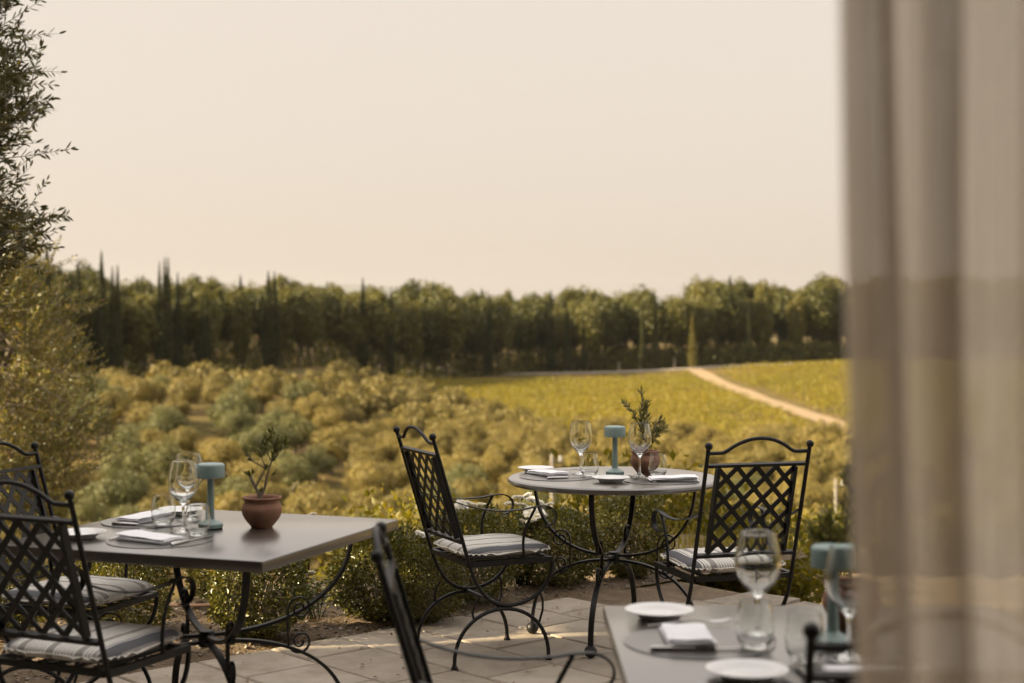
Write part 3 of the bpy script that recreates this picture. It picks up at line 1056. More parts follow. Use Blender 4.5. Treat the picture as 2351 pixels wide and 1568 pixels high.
tumb_prof = [(0, .0005), (.018, .0), (.0255, .0008), (.031, .0055), (.0375, .017), (.0415, .031), (.0430, .046), (.0415, .066), (.0380, .086), (.0345, .1035), (.0339, .1042), (.0333, .1035), (.0368, .086), (.0402, .066), (.0416, .046), (.0400, .031), (.0350, .0185), (.0260, .0115), (.012, .0095), (0, .0092)]
TUMB_ME = MB().lathe(prof_smooth(tumb_prof, 3), 56).mesh('tumbler', M['glass'], angle=80)

def lamp(label, x, y):
    t = thing('table_lamp', label, 'lamp', (x, y, TZ), 0, 'sage table lamps')
    ob('foot_pad', MB().lathe([(0, 0), (.040, 0), (.0405, .003), (.039, .0045), (0, .0045)], 48).mesh('foot_pad', M['rubber']), t)
    ob('base', MB().lathe(prof_smooth([(0, .0045), (.0385, .0045), (.042, .006), (.0425, .014), (.041, .0175), (.030, .0235), (.0165, .031), (.0135, .038), (.0128, .06)], 4) + [(0, .06)], 48).mesh('base', M['teal'], angle=50), t)
    ob('column', MB().lathe([(.0126, .05), (.0120, .12), (.0118, .178), (0, .178)], 40).mesh('column', M['teal']), t)
    ob('collar', MB().lathe([(.0135, .170), (.0145, .1705), (.0145, .1755), (0, .1755)], 40).mesh('collar', M['steel']), t)
    ob('shade', MB().lathe([(0, .1765), (.0455, .1765), (.0485, .1775), (.0490, .180), (.0482, .216), (.0470, .2215), (.0430, .2245), (.035, .2256), (0, .2260)], 64).mesh('shade', M['teal'], angle=50), t)

def pot_body():
    return MB().lathe(prof_smooth([(0, 0), (.034, 0), (.0375, .002), (.0410, .007), (.0535, .022), (.0645, .039), (.0695, .056), (.0690, .069), (.0635, .082), (.0600, .0865), (.0612, .0885), (.0608, .0910), (.0600, .0935), (.0640, .0975), (.0678, .101), (.0680, .1045), (.0650, .1065), (.0610, .1045), (.057, .098), (.056, .09), (.058, .08)], 4), 56).mesh('pot', M['terracotta'], angle=70)
POT_ME = pot_body()
_cx, _cy = np.meshgrid(np.linspace(-1, 1, 13), np.linspace(-1, 1, 13))
SOIL_ME = MB().lathe([(0, .094), (.02, .096), (.035, .092), (.0575, .0905)], 24).mesh('soil', M['potting_soil'])

def potted(label, x, y, rz, branches, thick, leafL, leafW, dens, seed, group='potted olives on the tables', bare=.0, clump=None):
    t = thing('potted_olive', label, 'potted plant', (x, y, TZ), rz, group)
    ob('pot', POT_ME, t)
    ob('soil', SOIL_ME, t)
    rr = np.random.default_rng(seed)
    mb = MB()
    Ps, Ds, Ls = [], [], []
    for pts, r0, r1, l0 in branches:
        path = catmull([(p[0], p[1], p[2] + .094) for p in pts], 5)
        nP = len(path)
        mb.tube(path, [r0 + (r1 - r0) * k / (nP - 1) for k in range(nP)], 7)
        L = sum((path[k + 1] - path[k]).length for k in range(nP - 1))
        cnt = int(L * dens)
        for q in range(cnt):
            f = l0 + (1 - l0) * (q + .5) / max(cnt, 1)
            k = min(int(f * (nP - 1)), nP - 2)
            p = path[k].lerp(path[k + 1], f * (nP - 1) - k)
            d = (path[k + 1] - path[k]).normalized()
            o_ = Vector(rr.normal(size=3))
            o_ = (o_ - d * o_.dot(d)).normalized()
            Ps.append(p)
            Ds.append(d * .75 + o_ * (.75 if f < .97 else .2) + Vector((0, 0, .12)))
            Ls.append(leafL * (.6 + .5 * rr.random()))
    ob('stem', mb.mesh('stem', M['stem']), t)
    Ls = np.array(Ls)
    fo = ob('foliage', leaf_mesh('foliage', M['leaf_pot'], np.array(Ps), np.array(Ds), Ls, Ls * leafW, fold=.18, long=True), t)
    return t

def mirror(branches):
    return branches
BR1 = [  # round table: leaning, leafy
    ([(0, 0, 0), (.005, .0, .02), (.002, .002, .05), (-.012, .0, .09), (-.018, .004, .13), (-.022, 0, .18), (-.016, -.004, .23), (-.020, 0, .29)], .0048, .0014, .30),
    ([(.0, 0, .045), (.022, .004, .068), (.05, .0, .083), (.078, -.006, .100), (.098, 0, .118)], .0032, .0011, .35),
    ([(-.014, 0, .10), (-.038, .006, .145), (-.052, .0, .185), (-.075, -.004, .212), (-.098, 0, .232)], .0026, .001, .2),
    ([(-.004, 0, .075), (.012, -.01, .11), (.010, 0, .16), (.004, .006, .20), (.012, .0, .235)], .0026, .001, .15),
    ([(.03, .003, .072), (.045, -.012, .105), (.05, -.004, .135), (.07, .004, .155)], .0022, .001, .15),
    ([(.05, 0, .085), (.07, .012, .118), (.085, .016, .14)], .002, .0009, .1),
    ([(-.010, .0, .09), (.0, .016, .13), (-.006, .022, .18), (.006, .018, .225)], .0022, .001, .1),
    ([(.025, .0, .064), (.035, .02, .09), (.055, .03, .11)], .002, .0009, .2),
    ([(.012, -.02, 0), (.022, -.024, .02), (.034, -.024, .05), (.038, -.022, .068)], .0013, .0006, .25),
]
BR2 = [  # left square table: gnarled stump, sparse broad leaves on top
    ([(-.010, 0, -.004), (-.008, 0, .012), (-.006, 0, .024)], .011, .0095, 1.0),
    ([(-.008, 0, .022), (-.020, .0, .040), (-.032, .002, .062), (-.040, .0, .080)], .0062, .0048, 1.0),
    ([(-.038, 0, .076), (-.046, 0, .084)], .0034, .0022, 1.0),
    ([(-.038, 0, .076), (-.034, .0, .088)], .003, .002, 1.0),
    ([(-.022, 0, .044), (-.008, -.004, .072), (.008, 0, .102)], .0034, .0026, 1.0),
    ([(.0, 0, .020), (.010, .002, .045), (.016, 0, .075), (.026, .0, .112), (.036, 0, .140), (.046, 0, .17), (.056, 0, .205)], .0048, .0013, .62),
    ([(.018, 0, .107), (-.008, .0, .122), (-.032, .004, .135), (-.048, 0, .155), (-.056, 0, .172)], .0027, .0009, .45),
    ([(.012, 0, .112), (.004, -.008, .140), (-.004, -.004, .172), (-.002, 0, .205)], .0022, .0009, .4),
    ([(.034, 0, .135), (.018, .006, .165), (.012, 0, .195), (.018, 0, .228)], .0024, .001, .35),
    ([(.036, 0, .14), (.058, -.004, .165), (.078, 0, .185), (.088, 0, .205)], .0024, .0009, .4),
    ([(.046, 0, .17), (.036, .01, .20), (.034, 0, .235)], .002, .0009, .3),
    ([(.018, 0, .078), (.034, .0, .086)], .0012, .0007, 1.0),
]
BR3 = [([(p[0] * 1.05, p[1], p[2] * 1.15) for p in b[0]], b[1], b[2], b[3]) for b in BR1]

# round table
lamp('sage green lamp in the middle of the round table', .472, 6.985)
potted('leafy potted olive in a terracotta pot on the round table', .618, 7.06, 0, BR1, 1, .030, .22, 430, 3)
# left square table
lamp('sage green lamp on the left square table beside the gnarled potted olive', -1.044, 5.275)
potted('gnarled sparse potted olive in a terracotta pot on the left square table', -.872, 5.31, 0, BR2, 1, .026, .34, 300, 5)
# foreground table
lamp('blurred sage green lamp on the nearest table beside the curtain', .722, 3.43)
potted('blurred potted olive behind the lamp on the nearest table by the curtain', .812, 3.64, R(200), BR3, 1, .034, .30, 430, 9)

def put(name, me, label, cat, x, y, z, rz, group):
    return tag(ob(name, me, None, (x, y, z), rz), label, cat, group)

# napkin: folded cloth, layers bent round the fold
def napkin_mesh(seed, L=.215, W=.105, layers=4):
    rr = random.Random(seed)
    mb = MB()
    h = .0047
    for k in range(layers):
        ox, oy = rr.uniform(-.004, .004), rr.uniform(-.003, .003)
        tw = rr.uniform(-.03, .03)
        lw, ll = W * (1 - .012 * k), L * (1 - .01 * k) 
        nxn, nyn = 14, 10
        sec = []
        for j in range(nyn + 1):
            sec.append((j / nyn - .5) * lw)
        top, bot = [], []
        for i_ in range(nxn + 1):
            for j in range(nyn + 1):
                x, y = (i_ / nxn - .5) * ll, sec[j]
                e = min(1, (1 - abs(2 * j / nyn - 1)) * 4) ** .5 * min(1, (1 - abs(2 * i_ / nxn - 1)) * 6 + .35) ** .5
                w = .0012 * math.sin(x * 60 + seed + k) + .0012 * math.sin(y * 75 + seed * 2)
                zc = (k + .5) * h * 1.02 + w * (k / layers) + .005 * (k / layers) * (2 * i_ / nxn - 1) * math.sin(seed)
                xx, yy = x + ox - tw * y, y + oy + tw * x
                top.append((xx, yy, zc + h * .48 * e))
                bot.append((xx, yy, zc - h * .48 * e))
        n_ = len(top)
        fs = []
        for i_ in range(nxn):
            for j in range(nyn):
                a = i_ * (nyn + 1) + j
                fs.append((a, a + nyn + 1, a + nyn + 2, a + 1))
                fs.append((n_ + a + 1, n_ + a + nyn + 2, n_ + a + nyn + 1, n_ + a))
        rim = [j for j in range(nyn + 1)] + [i_ * (nyn + 1) + nyn for i_ in range(1, nxn + 1)] + [nxn * (nyn + 1) + j for j in range(nyn - 1, -1, -1)] + [i_ * (nyn + 1) for i_ in range(nxn - 1, 0, -1)]
        for q in range(len(rim)):
            p, p2 = rim[q], rim[(q + 1) % len(rim)]
            fs.append((p, p2, p2 + n_, p + n_))
        mb.add(top + bot, fs)
    return mb.mesh('napkin', M['linen_white'], angle=55)

def fork_mesh():
    mb = MB()
    ys_ = [-.10, -.09, -.06, -.02, .02, .035, .05, .062]
    ws = [.006, .0085, .0075, .005, .0045, .008, .0120, .0125]
    zs = [.0015, .002, .004, .0085, .010, .0075, .0035, .003]
    vs, fs = [], []
    for y, w, z in zip(ys_, ws, zs):
        vs += [(-w, y, z), (w, y, z), (w * .9, y, z + .0022), (-w * .9, y, z + .0022)]
    n_ = len(ys_)
    for i_ in range(n_ - 1):
        for k in range(4):
            k2 = (k + 1) % 4
            fs.append((i_ * 4 + k, i_ * 4 + k2, i_ * 4 + 4 + k2, i_ * 4 + 4 + k))
    fs += [(3, 2, 1, 0), tuple((n_ - 1) * 4 + k for k in range(4))]
    mb.add(vs, fs)
    for k in range(4):
        x = (k - 1.5) * .0068
        mb.tube([(x, .061, .0042), (x * 1.02, .085, .0048), (x * 1.02, .105, .0085), (x, .112, .0105)], [.0019, .0018, .0014, .0007], 6)
    return mb.mesh('fork', M['steel'], angle=50)

def knife_mesh():
    mb = MB()
    mb.tube([(0, -.115, .004), (0, -.11, .0045), (0, -.06, .0045), (0, -.02, .0042), (0, -.012, .004)], [.004, .0062, .0058, .0046, .003], 8)
    vs, fs = [], []
    prof_ = [(-.014, -.004, .0045), (.03, -.0075, .0070), (.07, -.0090, .0085), (.10, -.0075, .0080), (.118, -.001, .0050)]
    for y, a, b in prof_:
        vs += [(a, y, .0028), (b, y, .0028), (b, y, .0042), (a, y, .0042)]
    for i_ in range(len(prof_) - 1):
        for k in range(4):
            k2 = (k + 1) % 4
            fs.append((i_ * 4 + k, i_ * 4 + k2, i_ * 4 + 4 + k2, i_ * 4 + 4 + k))
    fs += [(3, 2, 1, 0), (16, 17, 18, 19)]
    mb.add(vs, fs)
    return mb.mesh('knife', M['steel'], angle=50)
FORK, KNIFE = fork_mesh(), knife_mesh()

def head(p, q):
    """rotation that turns local +y onto p->q"""
    return math.atan2(q[1] - p[1], q[0] - p[0]) - math.pi / 2

def setting(where, seed, mat, nap, nap_long, fork, knife, wine, tumb, plate):
    """where: words that single this place setting out"""
    mt = TZ + .0028
    put('placemat', MAT_ME, 'dark round placemat ' + where[0], 'placemat', mat[0], mat[1], TZ, 0, 'round leather placemats')
    put('napkin', napkin_mesh(seed), 'folded white napkin ' + where[0], 'napkin', nap[0], nap[1], mt + .0008, math.atan2(nap_long[1], nap_long[0]), 'folded white napkins')
    def on_mat(p):
        return math.hypot(p[0] - mat[0], p[1] - mat[1]) < .14
    for nm, me, (p, q) in (('fork', FORK, fork), ('knife', KNIFE, knife)):
        c = ((p[0] + q[0]) / 2, (p[1] + q[1]) / 2)
        put(nm, me, 'steel %s %s' % (nm, where[1]), nm, c[0], c[1], mt + .0004, head(p, q), nm + 's laid at the places')
    for nm, me, p, nmw in (('wine_glass', WINE_ME, wine, 'stemmed wine glass '), ('tumbler', TUMB_ME, tumb, 'stemless water tumbler ')):
        if p is not None:
            z = TZ + .0005
            dd = math.hypot(p[0] - mat[0], p[1] - mat[1])
            rad = .043 if nm == 'wine_glass' else .026
            if dd < .171 + rad:
                z = mt + .0003
            put(nm, me, nmw + where[2], 'glass', p[0], p[1], z, 0, nm.replace('_', ' ') + 's on the tables')
    if plate is not None:
        put('plate', PLATE_ME, 'small white plate ' + where[3], 'plate', plate[0], plate[1], TZ + .0004, 0, 'white bread plates')

setting(('on the left side of the round table', 'at the left place of the round table', 'left of the lamp on the round table', 'at the left rim of the round table'), 1,
        (.206, 6.905), (.165, 6.965), (.50, -.86), ((.18, 7.05), (.37, 7.14)), ((.16, 6.79), (.37, 6.87)), (.315, 6.99), (.352, 6.925), (.112, 7.13))
setting(('on the right side of the round table', 'at the right place of the round table', 'right of the lamp on the round table', 'at the front edge of the round table'), 2,
        (.661, 6.755), (.712, 6.735), (.97, .06), ((.632, 6.665), (.525, 6.85)), ((.795, 6.70), (.76, 6.92)), (.578, 6.885), (.660, 6.895), (.436, 6.716))
setting(('at the back left of the left square table', 'at the back left place of the left square table', 'farther back on the left square table', 'behind the glasses on the left square table'), 3,
        (-1.295, 5.45), (-1.315, 5.475), (.40, .92), ((-1.33, 5.58), (-1.13, 5.52)), ((-1.41, 5.35), (-1.18, 5.28)), (-1.157, 5.45), (-1.225, 5.35), (-1.225, 5.64))
setting(('at the front of the left square table', 'at the front place of the left square table', 'nearer us on the left square table', 'at the left end of the left square table'), 4,
        (-1.155, 4.995), (-1.185, 4.985), (.86, -.51), ((-1.325, 4.95), (-1.245, 5.20)), ((-1.09, 4.86), (-1.0, 5.08)), (-1.115, 5.165), (-1.05, 5.085), (-1.435, 5.06))
setting(('on the left side of the nearest table', 'at the left place of the nearest table', 'in the middle of the nearest table', 'at the back corner of the nearest table'), 5,
        (.425, 3.46), (.402, 3.475), (0, 1), ((.31, 3.615), (.53, 3.665)), ((.30, 3.365), (.54, 3.375)), (.565, 3.50), (.541, 3.39), (.362, 3.745))
setting(('on the near side of the nearest table by the curtain', 'at the curtain side place of the nearest table', 'beside the curtain on the nearest table', 'in front of the placemat on the nearest table'), 6,
        (.725, 3.13), (.745, 3.10), (1, 0), ((.60, 3.02), (.60, 3.24)), ((.87, 3.02), (.87, 3.24)), (.727, 3.285), (.628, 3.262), (.482, 3.125))

# ------------------------------------------------------------------ curtain
def curtain():
    cols = [(.283, 1.335), (.289, 1.30), (.298, 1.275), (.310, 1.268), (.318, 1.285), (.322, 1.315), (.330, 1.335), (.341, 1.33), (.346, 1.305), (.344, 1.275), (.352, 1.25), (.366, 1.246), (.374, 1.27), (.381, 1.298), (.397, 1.305), (.415, 1.300), (.430, 1.303), (.437, 1.285), (.441, 1.258), (.455, 1.245), (.468, 1.262), (.475, 1.295), (.492, 1.31), (.52, 1.302), (.54, 1.27), (.56, 1.25), (.585, 1.265), (.60, 1.30), (.63, 1.31), (.66, 1.28), (.68, 1.25), (.71, 1.255), (.74, 1.29), (.78, 1.31)]
    path = catmull([(x, y, 0) for x, y in cols], 5)
    nz_ = 60
    n_ = len(path)
    vs = np.zeros((nz_ + 1, n_, 3))
    for j in range(nz_ + 1):
        f = j / nz_
        z = .02 + 2.80 * f
        for k, p in enumerate(path):
            sway = .010 * math.sin(2.2 * z + k * .02) + .012 * (1 - f) ** 2
            fl = .75 + .35 * (1 - f)
            vs[j, k] = (p.x + .010 + sway + .004 * math.sin(3.1 * z + k * .21) + .0016 * math.sin(k * 1.9 + 1.3 * math.sin(2.1 * z)), 1.29 + (p.y - 1.29) * fl + .006 * math.sin(2.6 * z + k * .13) + .0035 * math.sin(k * 1.35 + .8 * math.sin(1.7 * z + 1)), z)
    V = vs.reshape(-1, 3)
    i_ = (np.arange(nz_)[:, None] * n_ + np.arange(n_ - 1)[None, :]).ravel()
    T = np.concatenate([np.stack([i_, i_ + 1, i_ + n_ + 1], 1), np.stack([i_, i_ + n_ + 1, i_ + n_], 1)])
    o = ob('curtain', np_mesh('curtain', V, T, M['curtain'], smooth=True))
    tag(o, 'sheer taupe linen curtain hanging in folds down the right side', 'curtain')
    return o
curtain()

# ------------------------------------------------------------------ shrubs and roses on the bed
def shrub_mesh(seed, rx, ry, h, n=9500):
    rr = np.random.default_rng(seed)
    d = unit(rr.normal(size=(n, 3)))
    e = 1 / (np.abs(d) ** 3.2).sum(1) ** (1 / 3.2)
    surf = d * e[:, None]
    nz = vnoise(surf * 2.3 + seed * 7)
    nz2 = vnoise(surf * 6 + seed * 3)
    rad = (.80 + .26 * nz + .12 * nz2)
    depth = 1 - np.abs(rr.normal(size=n)) * .16 + (rr.random(n) > .93) * rr.random(n) * .16
    p = surf * (rad * np.clip(depth, .3, 1.2))[:, None]
    low = p[:, 2] < -.55
    p[low, :2] *= (1 - .45 * np.clip((-p[low, 2] - .55) / .4, 0, 1))[:, None]
    P = p * np.array([rx, ry, h / 2]) + np.array([0, 0, h * .5])
    P[:, 2] = np.maximum(P[:, 2], .012)
    D = unit(d * .7 + rr.normal(size=(n, 3)) * .8 + np.array([0, 0, .35]))
    L = .012 + .013 * rr.random(n)
    V1, T1, t1 = leaf_arrays(P, D, L, L * .62, fold=.2)
    # young shoots proud of the clipped face
    t1 = np.clip(t1 * .75 + .3 * (np.repeat(depth, 4) > 1) , 0, 1)
    return np_mesh('foliage', V1, T1, M['leaf_box'], t1)

def twig_mesh(seed, rx, h):
    rr = random.Random(seed)
    mb = MB()
    for k in range(16):
        a = rr.uniform(0, 6.28)
        e = rr.uniform(.3, .85)
        p0 = Vector((rr.uniform(-.03, .03), rr.uniform(-.03, .03), -.03))
        p1 = Vector((math.cos(a) * rx * e * .5, math.sin(a) * rx * e * .5, h * .3))
        p2 = Vector((math.cos(a + .3) * rx * e, math.sin(a + .3) * rx * e, h * .75))
        mb.tube(catmull([p0, p1, p2], 4), [.006 - .0005 * q for q in range(9)], 5)
    return mb.mesh('stem', M['stem'])

SHR = [(shrub_mesh(2, .20, .20, .44), twig_mesh(2, .2, .44)), (shrub_mesh(5, .22, .20, .40), twig_mesh(5, .2, .4)), (shrub_mesh(9, .24, .22, .46), twig_mesh(9, .22, .46))]
shr = [  # x, y, mesh, scale, rot, label
    (-1.165, 6.93, 0, 1.08, .3, 'clipped bushy shrub seen beneath the left square table'),
    (-.645, 7.38, 1, 1.06, 1.1, 'clipped bushy shrub between the left square table and the armchair'),
    (-.215, 7.82, 2, 1.03, 2.2, 'clipped bushy shrub behind the armchair that sits beside the roses'),
    (.245, 8.22, 1, 1.04, 3.9, 'clipped bushy shrub behind the left legs of the round table'),
    (.655, 8.55, 0, 1.04, 5.0, 'clipped round shrub behind the round table near the right armchair'),
    (-1.78, 6.92, 2, .92, .8, 'low shrub behind the two armchairs at the left square table'),
    (-2.35, 6.95, 1, .95, 2.0, 'low shrub at the left edge behind the black armchair'),
    (-1.45, 7.75, 2, .82, 4.0, 'low shrub in the back row under the far edge of the left table'),
    (-2.05, 7.9, 0, .85, 5.2, 'low shrub in the back row behind the grey-backed armchair'),
    (-.42, 7.30, 2, .78, .5, 'small twiggy shrub behind the rear legs of the armchair by the roses'),
]
for x, y, k, s, rz, lab in shr:
    t = thing('clipped_shrub', lab, 'shrub', (x, y, 0), rz, 'shrubs planted along the terrace edge')
    t.scale = (s, s, s)
    ob('foliage', SHR[k][0], t)
    ob('stem', SHR[k][1], t)

def rose_flower(seed, r=.032):
    rr = random.Random(seed)
    mb = MB()
    tint = []
    for ring, (cnt, rad, tilt, ln) in enumerate([(3, .10, 1.35, .55), (4, .22, 1.15, .65), (5, .38, .85, .75), (6, .5, .5, .85), (6, .55, .15, .9)]):
        for k in range(cnt):
            a = 2 * math.pi * (k + rr.uniform(-.2, .2)) / cnt + ring * .7
            d = Vector((math.cos(a), math.sin(a), 0))
            s = Vector((-math.sin(a), math.cos(a), 0))
            tl = tilt + rr.uniform(-.12, .12)
            up = d * math.cos(tl) + Vector((0, 0, math.sin(tl)))
            nn = d * -math.sin(tl) + Vector((0, 0, math.cos(tl)))
            w = r * (.55 + .10 * ring)
            L = r * ln * 1.15
            b0 = d * r * rad * .5
            vs, fs = [], []
            for i_ in range(4):
                f = i_ / 3
                for j in range(5):
                    g_ = j / 4 * 2 - 1
                    ww = w * (.35 + .75 * math.sin(min(1, f * .8 + .12) * math.pi * .62))
                    cup = (g_ * g_) * r * .28 - (f ** 2) * r * .22
                    vs.append(b0 + up * L * f * (1 - .10 * g_ * g_) + s * ww * g_ + nn * (cup + rr.uniform(-.02, .02) * r) + Vector((0, 0, -r * .35)))
            for i_ in range(3):
                for j in range(4):
                    q = i_ * 5 + j
                    fs.append((q, q + 1, q + 6, q + 5))
            mb.add(vs, fs)
    me = mb.mesh('blossom', M['petal'], angle=70)
    a = me.attributes.new('tint', 'FLOAT', 'POINT')
    a.data.foreach_set('value', np.random.default_rng(seed).random(len(me.vertices)).astype(np.float32))
    return me
ROSES = [rose_flower(k, .025) for k in range(3)]

def rose_bush(label, x, y, blossoms, h, spread, nleaf, seed):
    t = thing('rose_bush', label, 'rose bush', (x, y, 0), 0, 'white roses in the planting bed')
    rr = random.Random(seed)
    mb = MB()
    tips = [Vector((bx - x, by - y, bz)) for bx, by, bz in blossoms]
    extra = [Vector((rr.gauss(0, spread), rr.gauss(0, spread * .7), h * rr.uniform(.5, 1.0))) for k in range(14)]
    Ps, Ds = [], []
    for tip in tips + extra:
        p0 = Vector((rr.uniform(-.05, .05), rr.uniform(-.04, .04), -.02))
        mid = p0.lerp(tip, .5) + Vector((rr.uniform(-.03, .03), rr.uniform(-.03, .03), .05))
        path = catmull([p0, mid, tip - Vector((0, 0, .01))], 6)
        mb.tube(path, [.0035 - .00014 * k for k in range(len(path))], 5)
        for q in range(nleaf):
            f = rr.uniform(.25, .97)
            k = min(int(f * (len(path) - 1)), len(path) - 2)
            p = path[k]
            d = Vector((rr.gauss(0, 1), rr.gauss(0, 1), rr.gauss(.1, .5))).normalized()
            for m_ in range(5):      # a pinnate leaf of five leaflets
                e = d * (.012 + .012 * (m_ // 2 + (m_ == 4)))
                sd_ = d.cross(Vector((0, 0, 1))).normalized() * (0 if m_ == 4 else (1 if m_ % 2 else -1))
                Ps.append(p + e)
                Ds.append(d * .6 + sd_ * .8 + Vector((0, 0, rr.uniform(-.2, .2))))
    ob('stem', mb.mesh('stem', M['leaf_rose']), t)
    n_ = len(Ps)
    ob('foliage', leaf_mesh('foliage', M['leaf_rose'], np.array(Ps), np.array(Ds), .017 + .012 * rng.random(n_), .011 + .006 * rng.random(n_), fold=.12, normal=np.array([0, 0, 1.]) + .7 * rng.normal(size=(n_, 3))), t)
    for q, tip in enumerate(tips):
        o = ob('blossom', ROSES[q % 3], t, tip)
        sc = rr.uniform(.85, 1.15)
        o.scale = (sc, sc, sc)
        o.rotation_euler = (rr.uniform(-.2, .9), rr.uniform(-.5, .5), rr.uniform(0, 6.28))
    return t
rose_bush('bushy white rose with the full flower clusters behind the armchair arm', .06, 8.22, [(.03, 8.18, .495), (.075, 8.2, .50), (.11, 8.25, .475), (.145, 8.22, .465), (.055, 8.14, .46), (.09, 8.08, .43), (.125, 8.06, .415), (.15, 8.08, .43), (.10, 8.03, .39), (.165, 8.12, .405), (.07, 8.1, .37), (.0, 8.12, .47), (.19, 8.2, .45)], .46, .12, 7, 1)
rose_bush('white rose in flower seen through the back of the left armchair', -.25, 8.12, [(-.30, 8.05, .455), (-.26, 8.03, .47), (-.225, 8.08, .475), (-.19, 8.05, .46), (-.155, 8.1, .465), (-.13, 8.05, .44), (-.33, 8.05, .43), (-.28, 8.0, .43)], .42, .12, 6, 2)
rose_bush('white rose with two pale flowers beside the shrub left of the armchair', -.46, 7.72, [(-.46, 7.66, .375), (-.425, 7.7, .36)], .40, .09, 5, 3)
rose_bush('single open white rose growing low beside the left square table leg', -.985, 7.42, [(-.985, 7.38, .225)], .22, .12, 4, 4)
rose_bush('leafy rose sprig rising behind the left square table', -1.08, 7.72, [(-1.02, 7.72, .46)], .50, .08, 4, 6)

# drip pipe and hose on the bed
def hose(name, label, pts, r, mat):
    tag(ob(name, MB().tube(catmull(pts, 8), r, 8).mesh(name, mat)), label, 'hose')
hose('irrigation_hose', 'brown irrigation hose lying along the bed behind the left armchairs', [(-3.0, 7.9, .05), (-2.5, 7.75, .06), (-2.1, 7.62, .05), (-1.7, 7.5, .045), (-1.35, 7.5, .05), (-1.0, 7.78, .03), (-.6, 8.1, .02)], .009, M['hose'])
hose('drip_pipe', 'thin black drip pipe on the soil under the round table shrubs', [(-.3, 8.25, .03), (-.02, 8.32, .04), (.2, 8.5, .03), (.6, 8.78, .03), (1.1, 9.0, -.08)], .011, M['black_pipe'])

# ------------------------------------------------------------------ near greenery below the terrace
def bush_mesh(seed, rx, ry, h, n, size, mat, upright=.4):
    rr = np.random.default_rng(seed)
    k = 46
    c = unit(rr.normal(size=(k, 3))) * (rr.random((k, 1)) ** .4) * .8
    ci = rr.integers(0, k, n)
    p = c[ci] + rr.normal(size=(n, 3)) * .17
    P = p * np.array([rx, ry, h / 2]) + np.array([0, 0, h / 2])
    P[:, 2] = np.maximum(P[:, 2], .02)
    D = unit(p * .6 + rr.normal(size=(n, 3)) + np.array([0, 0, upright]))
    L = size * (.6 + .7 * rr.random(n))
    return leaf_mesh('foliage', mat, P, D, L, L * .55, fold=.2)
YB = [bush_mesh(21, .9, .7, 1.3, 4200, .075, M['leaf_yellow']), bush_mesh(22, .7, .7, 1.1, 3600, .07, M['leaf_yellow'])]
yb = [(.95, 10.6, 0, 1.0, 1.0, 'yellow green vine bush directly behind the round table'), (1.75, 10.9, 1, 1.05, .85, 'yellow green vine bush behind the right armchair seat'),
      (.25, 11.2, 1, 1.0, .9, 'yellow green vine bush behind the roses and the pale pole'), (2.15, 12.4, 0, .9, .75, 'low yellow bush right of the right armchair back'),
      (1.35, 9.75, 1, .62, .55, 'low yellow green bush at the foot of the right armchair'), (-.6, 11.6, 0, 1., .8, 'yellow green bush behind the left armchair cushion')]
for k, (x, y, q, s, sz_, lab) in enumerate(yb):
    t = thing('vine_bush', lab, 'bush', (x, y, float(ground_z(x, y)) - .03), k * 1.3, 'yellow green bushes below the terrace')
    t.scale = (s, s, sz_)
    ob('foliage', YB[q], t)
    ob('stem', SHR[0][1], t).scale = (2.2, 2.2, 2)
GB = bush_mesh(31, 1.2, 1.0, 1.5, 4200, .10, M['leaf_wood'])
for k, (x, y, s, lab) in enumerate([(4.9, 24.5, 1.0, 'green bush at the far edge of the bare soil'), (6.3, 25.5, 1.2, 'green bush beside the curtain beyond the bare soil'), (3.4, 23.8, .8, 'small green bush left of the bare soil'), (7.6, 26., 1.1, 'green bush half behind the curtain beyond the bare soil')]):
    t = thing('green_bush', lab, 'bush', (x, y, float(ground_z(x, y)) - .05), k * 2.1, 'green bushes below the terrace')
    t.scale = (s, s, s)
    ob('foliage', GB, t)
    ob('stem', SHR[1][1], t).scale = (3, 3, 2.4)
# grass on the brow below the terrace
n = 26000
gx, gy = rng.uniform(-4, 4.2, n), 8.9 + 9 * rng.random(n) ** 1.6
keep = vnoise(np.stack([gx * 1.4, gy * 1.4, gx * 0], -1)) > .33
gx, gy = gx[keep], gy[keep]
n = len(gx)
uu = gx * U.x + gy * U.y
vv = gx * Vv.x + gy * Vv.y
onbed = (vv > -8.4) & (uu < 7.6) & (uu > -1.5)
gz = np.where(onbed & (vv < EDGE), np.maximum(bed_z(uu, vv), ground_z(gx, gy)), ground_z(gx, gy))
terr = (uu < 6.5) & (vv > -5.25)
close = (EDGE - vv < .9) & (uu < 6.6)
ok = ~terr & ~close
P = np.stack([gx, gy, gz - .01], -1)[ok]
n = len(P)
L = .05 + .11 * rng.random(n)
go = ob('grass', leaf_mesh('grass', M['grass'], P, rng.normal(size=(n, 3)) * np.array([.35, .35, .1]) + np.array([0, 0, 1.]), L, .006 + .006 * rng.random(n), fold=.1))
go['kind'] = 'stuff'
go['label'] = 'tufts of yellowing grass on the slope below the terrace'
go['category'] = 'grass'

